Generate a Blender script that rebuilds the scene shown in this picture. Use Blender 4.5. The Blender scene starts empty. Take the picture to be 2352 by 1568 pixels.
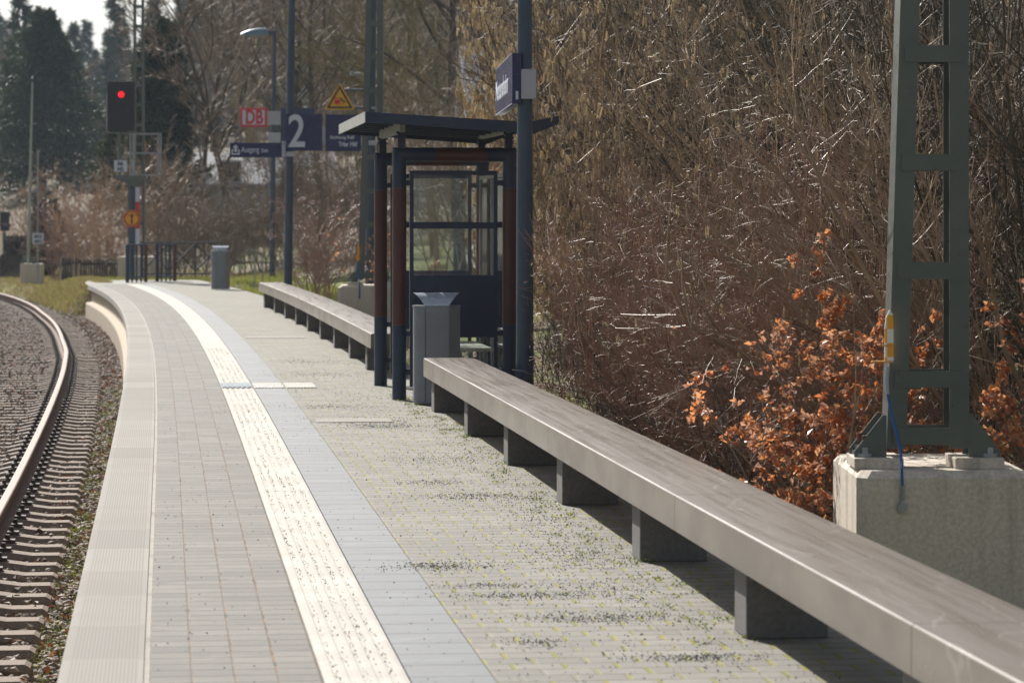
import bpy, bmesh, math
import numpy as np
from mathutils import Vector, Matrix
R = math.radians
rng = np.random.default_rng(7)

# ------------------------------------------------------------------ camera, light
F = 7060.0 / 2352.0            # focal length / sensor width
CZ = 1.72
sc = bpy.context.scene
col = sc.collection
cam_d = bpy.data.cameras.new('camera'); cam = bpy.data.objects.new('camera', cam_d); col.objects.link(cam)
cam.location = (0, 0, CZ); cam.rotation_euler = (R(90), 0, 0)
cam_d.sensor_width = 36; cam_d.lens = 36 * F; cam_d.shift_y = -288.0 / 2352
cam_d.clip_start = 0.3; cam_d.clip_end = 6000
cam_d.dof.use_dof = True; cam_d.dof.focus_distance = 21.0; cam_d.dof.aperture_fstop = 5.6
sc.camera = cam
SUN_EL, SUN_AZ = R(36), math.atan2(-0.44, 0.90)
w = bpy.data.worlds.new('World'); sc.world = w; w.use_nodes = True
wn = w.node_tree; bg = wn.nodes['Background']
sky = wn.nodes.new('ShaderNodeTexSky'); sky.sky_type = 'NISHITA'; sky.sun_disc = False
sky.sun_elevation = SUN_EL; sky.sun_rotation = SUN_AZ; sky.air_density = .9; sky.dust_density = 2.2; sky.ozone_density = .8
hs_ = wn.nodes.new('ShaderNodeHueSaturation'); hs_.inputs['Saturation'].default_value = .45; wn.links.new(sky.outputs[0], hs_.inputs['Color']); wn.links.new(hs_.outputs[0], bg.inputs[0]); bg.inputs[1].default_value = 0.075
sl = bpy.data.lights.new('sun', 'SUN'); sl.energy = 5.0; sl.angle = R(0.5); sl.color = (1.0, 0.95, 0.88)
so = bpy.data.objects.new('sun', sl); col.objects.link(so)
sd = Vector((math.sin(SUN_AZ) * math.cos(SUN_EL), math.cos(SUN_AZ) * math.cos(SUN_EL), math.sin(SUN_EL)))
so.rotation_euler = sd.to_track_quat('Z', 'Y').to_euler(); so.location = (-20, 60, 60)
sc.view_settings.view_transform = 'Standard'; sc.view_settings.look = 'None'; sc.view_settings.gamma = 1
sc.view_settings.exposure = 0.56
sc.cycles.use_denoising = True
sc.cycles.max_bounces = 6; sc.cycles.transparent_max_bounces = 12; sc.cycles.volume_bounces = 0

# ------------------------------------------------------------------ helpers
def tag(o, label=None, cat=None, group=None, kind=None):
    if label: o['label'] = label
    if cat: o['category'] = cat
    if group: o['group'] = group
    if kind: o['kind'] = kind
    return o
def link(o, parent=None):
    col.objects.link(o)
    if parent is not None: o.parent = parent
    return o
def empty(name, loc=(0, 0, 0), rz=0.0):
    o = bpy.data.objects.new(name, None); o.location = loc; o.rotation_euler = (0, 0, rz); o.empty_display_size = .2
    return link(o)
def P(px, py, d): return Vector(((px - 1176) * d / 7060, d, CZ + (496 - py) * d / 7060))
def mesh_np(name, V, Q, mat=None, parent=None, smooth=False, uv=None, mats=None, midx=None):
    """V (n,3); Q list of face arrays, each (m,k)"""
    V = np.asarray(V, dtype=np.float32).reshape(-1, 3)
    if isinstance(Q, np.ndarray): Q = [Q]
    Q = [np.asarray(q, dtype=np.int32) for q in Q if len(q)]
    me = bpy.data.meshes.new(name)
    me.vertices.add(len(V)); me.vertices.foreach_set('co', V.ravel())
    loops = np.concatenate([q.ravel() for q in Q])
    tot = np.concatenate([np.full(len(q), q.shape[1], dtype=np.int32) for q in Q])
    st = np.concatenate([[0], np.cumsum(tot)[:-1]]).astype(np.int32)
    me.loops.add(len(loops)); me.loops.foreach_set('vertex_index', loops)
    me.polygons.add(len(tot)); me.polygons.foreach_set('loop_start', st)
    me.polygons.foreach_set('use_smooth', np.full(len(tot), bool(smooth)))
    if uv is not None:
        l = me.uv_layers.new(name='UVMap'); l.data.foreach_set('uv', np.asarray(uv, dtype=np.float32)[loops].ravel())
    if mats:
        for m in mats: me.materials.append(m)
        if midx is not None: me.polygons.foreach_set('material_index', np.asarray(midx, dtype=np.int32))
    elif mat: me.materials.append(mat)
    me.update(calc_edges=True)
    o = bpy.data.objects.new(name, me)
    return link(o, parent)

class MB:
    """collects primitives into one mesh"""
    def __init__(s): s.V = []; s.F = []; s.n = 0
    def add(s, V, Fs):
        for f in Fs: s.F.append([i + s.n for i in f])
        s.V += [tuple(v) for v in V]; s.n += len(V)
    def box(s, x0, x1, y0, y1, z0, z1, b=0.0, M=None):
        if b <= 0:
            V = [(x, y, z) for z in (z0, z1) for y in (y0, y1) for x in (x0, x1)]
            Fs = [(0, 2, 3, 1), (4, 5, 7, 6), (0, 1, 5, 4), (2, 6, 7, 3), (0, 4, 6, 2), (1, 3, 7, 5)]
        else:
            bm = bmesh.new(); bmesh.ops.create_cube(bm, size=1)
            for v in bm.verts:
                v.co = Vector(((x0 + x1) / 2 + v.co.x * (x1 - x0), (y0 + y1) / 2 + v.co.y * (y1 - y0), (z0 + z1) / 2 + v.co.z * (z1 - z0)))
            bmesh.ops.bevel(bm, geom=list(bm.edges), offset=b, segments=2, profile=.6, affect='EDGES')
            bm.verts.index_update(); V = [v.co.copy() for v in bm.verts]; Fs = [[v.index for v in f.verts] for f in bm.faces]; bm.free()
        if M is not None: V = [M @ Vector(v) for v in V]
        s.add(V, Fs); return s
    def tube(s, pts, r, n=12, caps=True, r1=None):
        pts = [Vector(p) for p in pts]; k = len(pts); V = []; Fs = []
        up = Vector((0, 0, 1))
        t0 = (pts[1] - pts[0]).normalized()
        if abs(t0.dot(up)) > .9: up = Vector((0, 1, 0))
        for i, p in enumerate(pts):
            a = (pts[i] - pts[i - 1]).normalized() if i else None
            b = (pts[i + 1] - pts[i]).normalized() if i < k - 1 else None
            t = (a + b).normalized() if a and b else (a or b)
            m = 1.0 / max(.5, t.dot(b)) if a and b else 1.0
            u = t.cross(up).normalized(); v = u.cross(t).normalized()
            rr = r if r1 is None else r + (r1 - r) * i / (k - 1)
            # mitre: stretch along bisector
            if a and b and (b - a).length > 1e-4:
                bis = (b - a).normalized()
            else: bis = None
            for j in range(n):
                an = 2 * math.pi * j / n; o = (u * math.cos(an) + v * math.sin(an)) * rr
                if bis is not None: o = o + bis * o.dot(bis) * (m - 1)
                V.append(p + o)
        for i in range(k - 1):
            for j in range(n):
                j2 = (j + 1) % n; Fs.append((i * n + j, i * n + j2, (i + 1) * n + j2, (i + 1) * n + j))
        if caps: Fs.append(tuple(range(n))[::-1]); Fs.append(tuple((k - 1) * n + j for j in range(n)))
        s.add(V, Fs); return s
    def prism(s, poly, a0, a1, axis='z', M=None):
        """poly 2-D outline, extruded along axis between a0 and a1"""
        def mk(p, a):
            return {'z': (p[0], p[1], a), 'y': (p[0], a, p[1]), 'x': (a, p[0], p[1])}[axis]
        n = len(poly); V = [mk(p, a0) for p in poly] + [mk(p, a1) for p in poly]
        Fs = [tuple(range(n))[::-1], tuple(range(n, 2 * n))] + [(i, (i + 1) % n, (i + 1) % n + n, i + n) for i in range(n)]
        if M is not None: V = [M @ Vector(v) for v in V]
        s.add(V, Fs); return s
    def build(s, name, mat, parent=None, smooth=False, auto=True):
        me = bpy.data.meshes.new(name); me.from_pydata(s.V, [], s.F); me.materials.append(mat)
        bm = bmesh.new(); bm.from_mesh(me); bmesh.ops.recalc_face_normals(bm, faces=list(bm.faces)); bm.to_mesh(me); bm.free()
        if smooth:
            me.polygons.foreach_set('use_smooth', [True] * len(me.polygons))
            if auto: me.set_sharp_from_angle(angle=R(38))
        o = bpy.data.objects.new(name, me); return link(o, parent)

def copy_tree(o, parent=None):
    c = o.copy(); col.objects.link(c); c.parent = parent
    for ch in o.children: copy_tree(ch, c)
    return c
def text_obj(name, body, size, mat, parent, loc, rot, width=None, bold=0.0, align='LEFT', depth=.002):
    cu = bpy.data.curves.new(name, 'FONT'); cu.body = body; cu.size = size; cu.extrude = depth; cu.offset = bold; cu.align_x = align
    cu.resolution_u = 4
    t = bpy.data.objects.new(name, cu); col.objects.link(t)
    dg = bpy.context.evaluated_depsgraph_get(); me = bpy.data.meshes.new_from_object(t.evaluated_get(dg))
    bpy.data.objects.remove(t); me.name = name; me.materials.clear(); me.materials.append(mat)
    xs = [v.co.x for v in me.vertices]
    if width:
        s = width / (max(xs) - min(xs)); me.transform(Matrix.Diagonal((s, 1, 1, 1)))
    o = bpy.data.objects.new(name, me); o.location = loc; o.rotation_euler = rot; return link(o, parent)

# ------------------------------------------------------------------ materials
class N:
    def __init__(s, name, base=(.5, .5, .5), rough=.6, metal=0.0, spec=.5):
        s.m = bpy.data.materials.new(name); s.m.use_nodes = True; s.t = s.m.node_tree
        s.b = s.t.nodes['Principled BSDF']; s.b.inputs['Base Color'].default_value = (*base, 1)
        s.b.inputs['Roughness'].default_value = rough; s.b.inputs['Metallic'].default_value = metal
        s.b.inputs['Specular IOR Level'].default_value = spec
    def n(s, t, **k):
        x = s.t.nodes.new(t)
        for a, v in k.items(): setattr(x, a, v)
        return x
    def l(s, a, b): s.t.links.new(a, b)
    def put(s, sock, v):
        if isinstance(v, (int, float)): sock.default_value = v
        elif isinstance(v, tuple): sock.default_value = (*v, 1) if len(sock.default_value) == 4 and len(v) == 3 else v
        else: s.l(v, sock)
    def math(s, op, a, b=0.0, c=0.0, clamp=False):
        x = s.n('ShaderNodeMath', operation=op, use_clamp=clamp); s.put(x.inputs[0], a); s.put(x.inputs[1], b)
        if op in ('MULTIPLY_ADD', 'SMOOTH_MIN', 'COMPARE'): s.put(x.inputs[2], c)
        return x.outputs[0]
    def mix(s, f, a, b, bt='MIX'):
        x = s.n('ShaderNodeMix', data_type='RGBA', blend_type=bt); s.put(x.inputs[0], f); s.put(x.inputs[6], a); s.put(x.inputs[7], b)
        return x.outputs[2]
    def step(s, v, lo, hi, a=0.0, b=1.0):
        x = s.n('ShaderNodeMapRange', interpolation_type='SMOOTHSTEP'); s.put(x.inputs[0], v)
        for i, q in enumerate((lo, hi, a, b)): x.inputs[i + 1].default_value = q
        return x.outputs[0]
    def noise(s, scale, det=4, vec=None, rough=.55, dim='3D'):
        x = s.n('ShaderNodeTexNoise', noise_dimensions=dim); x.inputs['Scale'].default_value = scale; x.inputs['Detail'].default_value = det
        x.inputs['Roughness'].default_value = rough
        if vec is not None: s.l(vec, x.inputs['Vector'])
        return x.outputs[0]
    def coords(s, kind='Object'): return s.n('ShaderNodeTexCoord').outputs[kind]
    def comb(s, x, y, z=0.0):
        c = s.n('ShaderNodeCombineXYZ'); s.put(c.inputs[0], x); s.put(c.inputs[1], y); s.put(c.inputs[2], z); return c.outputs[0]
    def sep(s, v):
        c = s.n('ShaderNodeSeparateXYZ'); s.l(v, c.inputs[0]); return c.outputs
    def wn(s, vec):
        x = s.n('ShaderNodeTexWhiteNoise', noise_dimensions='3D'); s.l(vec, x.inputs[0]); return x.outputs[0]
    def color(s, v): s.put(s.b.inputs['Base Color'], v)
    def bump(s, h, st=.3, dist=.01):
        x = s.n('ShaderNodeBump'); x.inputs['Strength'].default_value = st; x.inputs['Distance'].default_value = dist
        s.l(h, x.inputs['Height']); s.l(x.outputs[0], s.b.inputs['Normal'])

def painted(name, c, rough=.45, var=.25, scale=3.0, metal=0.0, dirt=None, bump=.05, spec=.5):
    a = N(name, c, rough, metal, spec); v = a.coords()
    n1 = a.noise(scale, 5, v); n2 = a.noise(scale * 9, 4, v)
    f = a.math('ADD', a.math('MULTIPLY', n1, .7), a.math('MULTIPLY', n2, .3))
    lo = tuple(q * (1 - var) for q in c); hi = tuple(min(1, q * (1 + var)) for q in c)
    cc = a.mix(a.step(f, .3, .7), lo, hi)
    if dirt: cc = a.mix(a.step(n1, .52, .72, 0, dirt[1]), cc, dirt[0])
    a.color(cc); a.put(a.b.inputs['Roughness'], a.step(n2, .3, .7, rough * .8, min(1, rough * 1.25)))
    if bump: a.bump(n2, bump, .005)
    return a.m
M = {}
M['steel_blue'] = painted('steel_blue_paint', (.038, .062, .100), .38, .18, 1.5, dirt=((.09, .09, .09), .25))
M['shelter_blue'] = painted('shelter_dark_blue', (.020, .032, .066), .42, .15, 2, dirt=((.06, .06, .065), .2))
M['shelter_brown'] = painted('shelter_red_brown', (.075, .022, .017), .42, .2, 3)
M['roof_grey'] = painted('roof_grey_metal', (.115, .13, .145), .5, .3, 5, dirt=((.22, .22, .18), .5))
M['bin_grey'] = painted('bin_grey_metal', (.20, .215, .245), .42, .12, 2, .2)
M['bin_lid'] = painted('bin_lid_metal', (.46, .52, .60), .30, .1, 2, .35)
M['sign_blue'] = painted('sign_dark_blue', (.008, .008, .075), .22, .12, 2, bump=0)
M['sign_white'] = painted('sign_white', (.52, .56, .66), .4, .05, 2, bump=0)
M['bracket_grey'] = painted('bracket_light_grey', (.38, .40, .46), .5, .08, 3, bump=0)
M['red'] = painted('sign_red', (.55, .02, .03), .4, .1, 3, bump=0)
M['yellow'] = painted('sign_yellow', (.62, .33, .015), .4, .1, 3, bump=0)
M['orange'] = painted('sign_orange', (.75, .30, .01), .4, .08, 3, bump=0)
M['black'] = painted('black_paint', (.006, .006, .007), .4, .2, 3, bump=0)
M['housing'] = painted('signal_housing', (.010, .010, .013), .5, .3, 3)
M['mast_green'] = painted('mast_green_paint', (.092, .107, .098), .34, .12, 2, dirt=((.13, .14, .12), .3))
M['mast_pale'] = painted('mast_pale_galvanised', (.34, .38, .33), .5, .15, 2)
M['galv'] = painted('galvanised_steel', (.30, .32, .34), .38, .15, 5, .7)
M['rust'] = painted('rusty_bolt', (.10, .035, .018), .7, .4, 30)
M['cable'] = painted('blue_cable', (.01, .09, .30), .35, .1, 5, bump=0)
M['wood_dark'] = painted('weathered_dark_wood', (.060, .048, .040), .85, .5, 5)
M['seat_wood'] = painted('pale_seat', (.42, .40, .33), .6, .2, 6)

def concrete(name, c, stain=(.16, .13, .09), vert=False, bump=.4):
    a = N(name, c, .85); v = a.coords()
    mp = a.n('ShaderNodeMapping'); a.l(v, mp.inputs[0]); mp.inputs['Scale'].default_value = (3, 3, .35) if vert else (1, 1, 1)
    n1 = a.noise(2.2, 6, mp.outputs[0], .6); n2 = a.noise(45, 5, v, .65); n3 = a.noise(9, 4, v)
    cc = a.mix(a.step(n2, .3, .7), tuple(q * .82 for q in c), tuple(min(1, q * 1.12) for q in c))
    cc = a.mix(a.step(n1, .5, .75, 0, .55), cc, stain)
    vo = a.n('ShaderNodeTexVoronoi'); vo.inputs['Scale'].default_value = 26; a.l(v, vo.inputs['Vector'])
    pit = a.step(vo.outputs['Distance'], .04, .10, .5, 0); pit = a.math('MULTIPLY', pit, a.step(n3, .5, .6))
    cc = a.mix(pit, cc, (.05, .045, .04)); a.color(cc); a.bump(n2, bump, .004); return a.m
M['concrete'] = concrete('foundation_concrete', (.60, .53, .44), vert=True, bump=.12)
M['wall_concrete'] = concrete('platform_wall_concrete', (.42, .35, .26), (.24, .19, .12), vert=True)
M['leg_concrete'] = concrete('bench_leg_concrete', (.15, .142, .135), (.10, .10, .09))
M['sleeper_concrete'] = concrete('sleeper_concrete', (.20, .152, .115), (.14, .10, .07))

def bench_mat():
    a = N('bench_worn_board', (.2, .19, .18), .36); v = a.coords(); sp = a.sep(v)
    n1 = a.noise(1.0, 6, a.comb(a.math('MULTIPLY', a.math('ADD', sp[0], a.math('MULTIPLY', sp[1], .115)), 3.5), a.math('MULTIPLY', sp[1], .4), sp[2]), .6); st = a.comb(a.math('MULTIPLY', a.math('ADD', sp[0], a.math('MULTIPLY', sp[1], .115)), 16), a.math('MULTIPLY', sp[1], .5), sp[2])
    n2 = a.noise(1.6, 5, st, .6); n3 = a.noise(60, 3, v)
    c = a.mix(a.step(n1, .34, .66), (.152, .126, .102), (.172, .147, .122))
    c = a.mix(a.step(n2, .46, .66, 0, .38), c, (.105, .09, .078))
    c = a.mix(a.step(n2, .36, .22, 0, .25), c, (.33, .31, .28))
    # shallow pale scratches
    w = a.n('ShaderNodeTexWave', wave_type='BANDS'); w.inputs['Scale'].default_value = 1.3; w.inputs['Distortion'].default_value = 9
    w.inputs['Detail'].default_value = 3; a.l(v, w.inputs['Vector'])
    c = a.mix(a.math('MULTIPLY', a.step(w.outputs['Fac'], .985, 1.0, 0, .3), a.step(n1, .5, .6)), c, (.4, .38, .34))
    spk = a.n('ShaderNodeTexVoronoi'); spk.inputs['Scale'].default_value = 24; a.l(v, spk.inputs['Vector'])
    c = a.mix(a.step(spk.outputs['Distance'], .03, .07, .6, 0), c, (.05, .045, .04))
    a.color(c); a.put(a.b.inputs['Roughness'], a.step(n2, .3, .7, .26, .40)); a.bump(n3, .12, .002); return a.m
M['bench'] = bench_mat()

def glass_mat():
    a = N('shelter_glass', (.9, .95, .95), .03)
    tr = a.n('ShaderNodeBsdfTransparent'); tr.inputs[0].default_value = (.90, .93, .92, 1)
    gl = a.n('ShaderNodeBsdfGlossy'); gl.inputs['Roughness'].default_value = .04; gl.inputs[0].default_value = (.9, .95, 1, 1)
    df = a.n('ShaderNodeBsdfDiffuse'); df.inputs[0].default_value = (.6, .62, .6, 1)
    fr = a.n('ShaderNodeFresnel'); fr.inputs[0].default_value = 1.5
    m1 = a.n('ShaderNodeMixShader'); a.l(fr.outputs[0], m1.inputs[0]); a.l(tr.outputs[0], m1.inputs[1]); a.l(gl.outputs[0], m1.inputs[2])
    nz = a.noise(3, 5, a.coords(), .7); m2 = a.n('ShaderNodeMixShader'); a.l(a.step(nz, .45, .85, .01, .10), m2.inputs[0])
    a.l(m1.outputs[0], m2.inputs[1]); a.l(df.outputs[0], m2.inputs[2])
    a.l(m2.outputs[0], a.t.nodes['Material Output'].inputs[0]); return a.m
M['glass'] = glass_mat()
def lamp_mat(name, c, e):
    a = N(name, c, .3); a.b.inputs['Emission Color'].default_value = (*c, 1); a.b.inputs['Emission Strength'].default_value = e; return a.m
M['red_lamp'] = lamp_mat('red_lamp', (.95, .004, .015), 1.0)

def paving(name, tile_t, tile_s, stagger, base, var, bed, head, bedw, headw, headcol, bedcol, grit=0.0, t0=0.0, rough=.8, sp=.4, mossy=False):
    """UV = (s along platform, t across) in metres"""
    a = N(name, base, rough, spec=sp); uv = a.coords('UV'); S, T, _ = a.sep(uv)
    v = a.math('DIVIDE', S, tile_s); row = a.math('FLOOR', v)
    u = a.math('DIVIDE', a.math('SUBTRACT', T, t0), tile_t)
    if stagger: u = a.math('ADD', u, a.math('MULTIPLY', a.math('MODULO', row, 2.0), .5))
    cid = a.math('FLOOR', u); fu = a.math('FRACT', u); fv = a.math('FRACT', v)
    du = a.math('MULTIPLY', a.math('SUBTRACT', .5, a.math('ABSOLUTE', a.math('SUBTRACT', fu, .5))), tile_t)
    dv = a.math('MULTIPLY', a.math('SUBTRACT', .5, a.math('ABSOLUTE', a.math('SUBTRACT', fv, .5))), tile_s)
    wob = a.noise(14, 4, a.comb(S, T)); w2 = a.math('MULTIPLY', a.math('SUBTRACT', wob, .5), .010)
    hd = a.step(a.math('ADD', du, w2), headw * .6, headw, 1, 0); bd = a.step(a.math('ADD', dv, w2), bedw * .5, bedw, 1, 0)
    rnd = a.wn(a.comb(cid, row, 3.0)); n2 = a.noise(220, 3, uv, .8); n1 = a.noise(.9, 5, uv, .6); n4 = a.noise(3.0, 6, a.comb(a.math('MULTIPLY', S, 1.6), a.math('MULTIPLY', T, .8), 5.0), .7)
    c = a.mix(rnd, tuple(q * (1 - var) for q in base), tuple(min(1, q * (1 + var)) for q in base))
    c = a.mix(a.step(n2, .38, .62, 0, .7), c, tuple(q * .6 for q in base)); n6 = a.noise(55, 4, uv, .75); c = a.mix(a.step(n6, .52, .66, 0, .5), c, tuple(q * .5 for q in base))
    c = a.mix(a.step(n1, .42, .62, 0, .45), c, tuple(q * .72 for q in base))
    c = a.mix(a.step(n4, .54, .70, 0, .45), c, tuple(min(1, q * 1.3) for q in base)); c = a.mix(a.step(n4, .48, .34, 0, .5), c, tuple(q * .62 for q in base))
    bm_ = a.math('MULTIPLY', bd, a.step(a.noise(2.0, 4, uv), .35, .6, bed[0], bed[1]))
    c = a.mix(bm_, c, bedcol)
    hn = a.noise(1.6, 5, a.comb(S, a.math('MULTIPLY', T, 2.0), 9.0), .7)
    hm = a.math('MULTIPLY', hd, a.step(hn, .40, .62, head[0], head[1]))
    hc = a.mix(a.step(a.noise(6, 4, a.comb(S, T, 4.0), .7), .42, .58), bedcol, headcol)
    if mossy:
        r2 = a.wn(a.comb(cid, row, 8.0)); hm = a.math('MULTIPLY', hd, a.step(a.math('ADD', r2, a.math('MULTIPLY', hn, .9)), .55, .95, .1, 1))
        hc = a.mix(a.wn(a.comb(row, cid, 1.0)), (.26, .22, .03), (.15, .17, .025))
        c = a.mix(a.math('MULTIPLY', a.step(n4, .58, .7, 0, .5), a.step(n2, .4, .6)), c, (.24, .23, .06))
    c = a.mix(hm, c, hc)
    a.color(c)
    h = a.math('SUBTRACT', a.math('MULTIPLY', n2, .25), a.math('MAXIMUM', hd, bd)); h = a.math('ADD', h, a.math('MULTIPLY', rnd, .25))
    a.bump(h, .6, .004); return a.m
M['pave_brown'] = paving('kerbside_pavers', .16, .16, False, (.198, .186, .168), .24, (.6, 1), (.35, 1), .008, .006, (.22, .115, .045), (.045, .04, .034), t0=.34)
M['pave_grey'] = paving('smooth_grey_slabs', .32, .30, False, (.195, .210, .224), .09, (.8, 1), (0, 0), .010, .001, (.1, .1, .1), (.06, .065, .07), t0=1.30, rough=.6)
M['pave_main'] = paving('interlocking_pavers', .20, .15, True, (.255, .243, .218), .18, (.6, 1), (.1, 1), .008, .013, (.3, .3, .04), (.085, .07, .04), t0=1.62, mossy=True)

def edge_mat():
    a = N('ribbed_edge_slab', (.45, .43, .40), .85); uv = a.coords('UV'); S, T, _ = a.sep(uv)
    rib = a.math('FRACT', a.math('DIVIDE', T, .0145)); rb = a.step(a.math('ABSOLUTE', a.math('SUBTRACT', rib, .5)), .12, .32, 0, 1)
    fs = a.math('FRACT', S); ds = a.math('SUBTRACT', .5, a.math('ABSOLUTE', a.math('SUBTRACT', fs, .5)))
    inside = a.math('MULTIPLY', a.step(T, .028, .036), a.step(T, .302, .294)); inside = a.math('MULTIPLY', inside, a.step(ds, .016, .024))
    n2 = a.noise(160, 3, uv, .8); n1 = a.noise(1.3, 5, uv, .6); rnd = a.wn(a.comb(a.math('FLOOR', S), 2.0, 1.0))
    c = a.mix(rnd, (.235, .222, .20), (.315, .298, .27)); c = a.mix(a.math('MULTIPLY', inside, a.math('MULTIPLY', rb, .5)), c, (.12, .11, .095))
    c = a.mix(a.step(n2, .35, .65, 0, .4), c, (.19, .175, .155)); c = a.mix(a.step(n1, .45, .7, 0, .35), c, (.19, .17, .15))
    c = a.mix(a.step(ds, .002, .005, .8, 0), c, (.12, .11, .10))
    a.color(c); a.bump(a.math('MULTIPLY', inside, rb), -.5, .004); return a.m
M['edge'] = edge_mat()
def tact_mat():
    a = N('white_tactile_concrete', (.66, .63, .58), .85); uv = a.coords('UV'); S, T, _ = a.sep(uv)
    fs = a.math('FRACT', a.math('DIVIDE', S, .30)); ds = a.math('MULTIPLY', a.math('SUBTRACT', .5, a.math('ABSOLUTE', a.math('SUBTRACT', fs, .5))), .3)
    n1 = a.noise(2, 5, uv, .6); n2 = a.noise(90, 4, uv, .75)
    wob = a.math('MULTIPLY', a.math('SUBTRACT', a.noise(25, 3, uv), .5), .012)
    c = a.mix(a.step(n1, .4, .65), (.46, .435, .39), (.54, .515, .47)); c = a.mix(a.step(n2, .55, .7, 0, .35), c, (.34, .31, .26))
    c = a.mix(a.step(a.math('ADD', ds, wob), .002, .006, .55, 0), c, (.34, .31, .27))
    a.color(c); a.bump(n2, .3, .003); return a.m
M['tactile'] = tact_mat()
M['tactile_blue'] = painted('blue_grey_tactile', (.20, .25, .28), .7, .1, 5)
M['tactile_white'] = painted('white_tactile_pad', (.50, .49, .45), .7, .1, 5)
M['mortar'] = concrete('pale_mortar', (.32, .30, .27), (.1, .09, .08))
M['slab_pale'] = painted('pale_concrete_cover', (.25, .238, .212), .8, .1, 5)

def ground_mat():
    a = N('ground_soil_and_grass', (.1, .1, .05), .95); v = a.coords(); n1 = a.noise(.35, 6, v, .65); n2 = a.noise(5, 6, v, .7); n3 = a.noise(40, 3, v, .7)
    c = a.mix(a.step(n2, .35, .65), (.075, .055, .035), (.16, .12, .07))
    g = a.mix(a.step(n3, .3, .7), (.10, .13, .02), (.22, .22, .05)); c = a.mix(a.math('MULTIPLY', a.step(n1, .42, .56), a.step(a.sep(v)[1], 96, 112, 1, .12)), c, g)
    a.color(c); a.bump(n3, .6, .03); return a.m
M['ground'] = ground_mat()
def ballast_base():
    a = N('ballast_bed', (.1, .09, .08), .95); v = a.coords(); n = a.noise(30, 5, v, .7); n1 = a.noise(2, 4, v)
    a.color(a.mix(a.step(n, .35, .65), (.08, .065, .055), (.20, .17, .14))); a.bump(n, 1, .03); return a.m
M['ballast_bed'] = ballast_base()
def rand_mat(name, cols, rough=.8, spec=.4, trans=0.0, scale=None):
    """colour varies per loose piece"""
    a = N(name, cols[0], rough, spec=spec); g = a.n('ShaderNodeNewGeometry'); r = a.n('ShaderNodeValToRGB')
    a.l(g.outputs['Random Per Island'], r.inputs[0]); cr = r.color_ramp; cr.interpolation = 'LINEAR'
    while len(cr.elements) < len(cols): cr.elements.new(.5)
    for i, c in enumerate(cols): cr.elements[i].position = i / (len(cols) - 1); cr.elements[i].color = (*c, 1)
    a.color(r.outputs[0])
    if trans:
        t = a.n('ShaderNodeBsdfTranslucent'); a.l(r.outputs[0], t.inputs[0]); m = a.n('ShaderNodeMixShader'); m.inputs[0].default_value = trans
        a.l(a.b.outputs[0], m.inputs[1]); a.l(t.outputs[0], m.inputs[2]); a.l(m.outputs[0], a.t.nodes['Material Output'].inputs[0])
    return a.m
M['stone'] = rand_mat('ballast_stone', [(.09, .075, .07), (.19, .145, .11), (.28, .22, .165), (.14, .105, .085), (.33, .28, .235)], .75)
M['leaf_litter'] = rand_mat('dry_leaves', [(.10, .03, .015), (.24, .075, .025), (.16, .08, .05), (.32, .15, .07), (.08, .04, .03)], .6, trans=.3)
M['moss'] = rand_mat('moss_plants', [(.10, .14, .015), (.20, .25, .03), (.28, .28, .05)], .7, trans=.3)
M['grit'] = rand_mat('black_grit', [(.015, .014, .016), (.05, .045, .05), (.10, .09, .09)], .6)
M['beech_leaf'] = rand_mat('beech_leaf', [(.48, .14, .05), (.70, .27, .09), (.76, .40, .18), (.32, .12, .07), (.60, .38, .26), (.54, .24, .13)], .38, .5, trans=.55)
M['catkin'] = rand_mat('catkin', [(.64, .53, .38), (.76, .66, .48), (.48, .37, .26), (.62, .56, .38)], .6, trans=.5)
M['needles'] = rand_mat('dark_needles', [(.026, .052, .026), (.050, .085, .036), (.080, .115, .042), (.034, .060, .032)], .6, trans=.15)
M['needles_green'] = rand_mat('green_needles', [(.022, .038, .014), (.045, .070, .020), (.085, .105, .028)], .6, trans=.2)
M['grass'] = rand_mat('grass_blades', [(.13, .17, .02), (.24, .28, .04), (.33, .33, .08), (.20, .16, .06)], .7, trans=.4)
M['dry_grass'] = rand_mat('dry_grass_blades', [(.30, .22, .09), (.22, .22, .05), (.36, .30, .14), (.16, .11, .05)], .7, trans=.4)
def bark(name, c1, c2, rough=.5, spec=.5, sc_=1.3):
    a = N(name, c1, rough, spec=spec); v = a.coords(); n1 = a.noise(sc_, 3, v); n2 = a.noise(14, 4, v, .7)
    c = a.mix(a.step(n1, .35, .65), c1, c2); c = a.mix(a.step(n2, .45, .7, 0, .5), c, tuple(q * .55 for q in c1)); a.color(c); return a.m
M['bark_hazel'] = bark('hazel_bark', (.24, .165, .105), (.38, .28, .19), .46, .4)
M['bark_red'] = bark('red_brown_twigs', (.27, .145, .10), (.39, .245, .18), .42, .5)
M['bark_and_gap_shade'] = bark('dark_bark_and_gap_shade', (.06, .046, .034), (.12, .095, .065), .7, .3)  # dark trunk bark; in the filler thicket it paints in the shade
M['bark_grey'] = bark('grey_brown_bark', (.21, .155, .11), (.33, .25, .185), .58, .25)
M['bark_ochre'] = bark('ochre_twigs', (.42, .25, .14), (.50, .33, .19), .5, .5)
M['bark_maroon'] = bark('maroon_twigs', (.26, .155, .12), (.35, .225, .17), .5, .5)
M['bark_moss'] = bark('mossy_bark', (.16, .13, .065), (.27, .22, .10), .8, .3)

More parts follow.
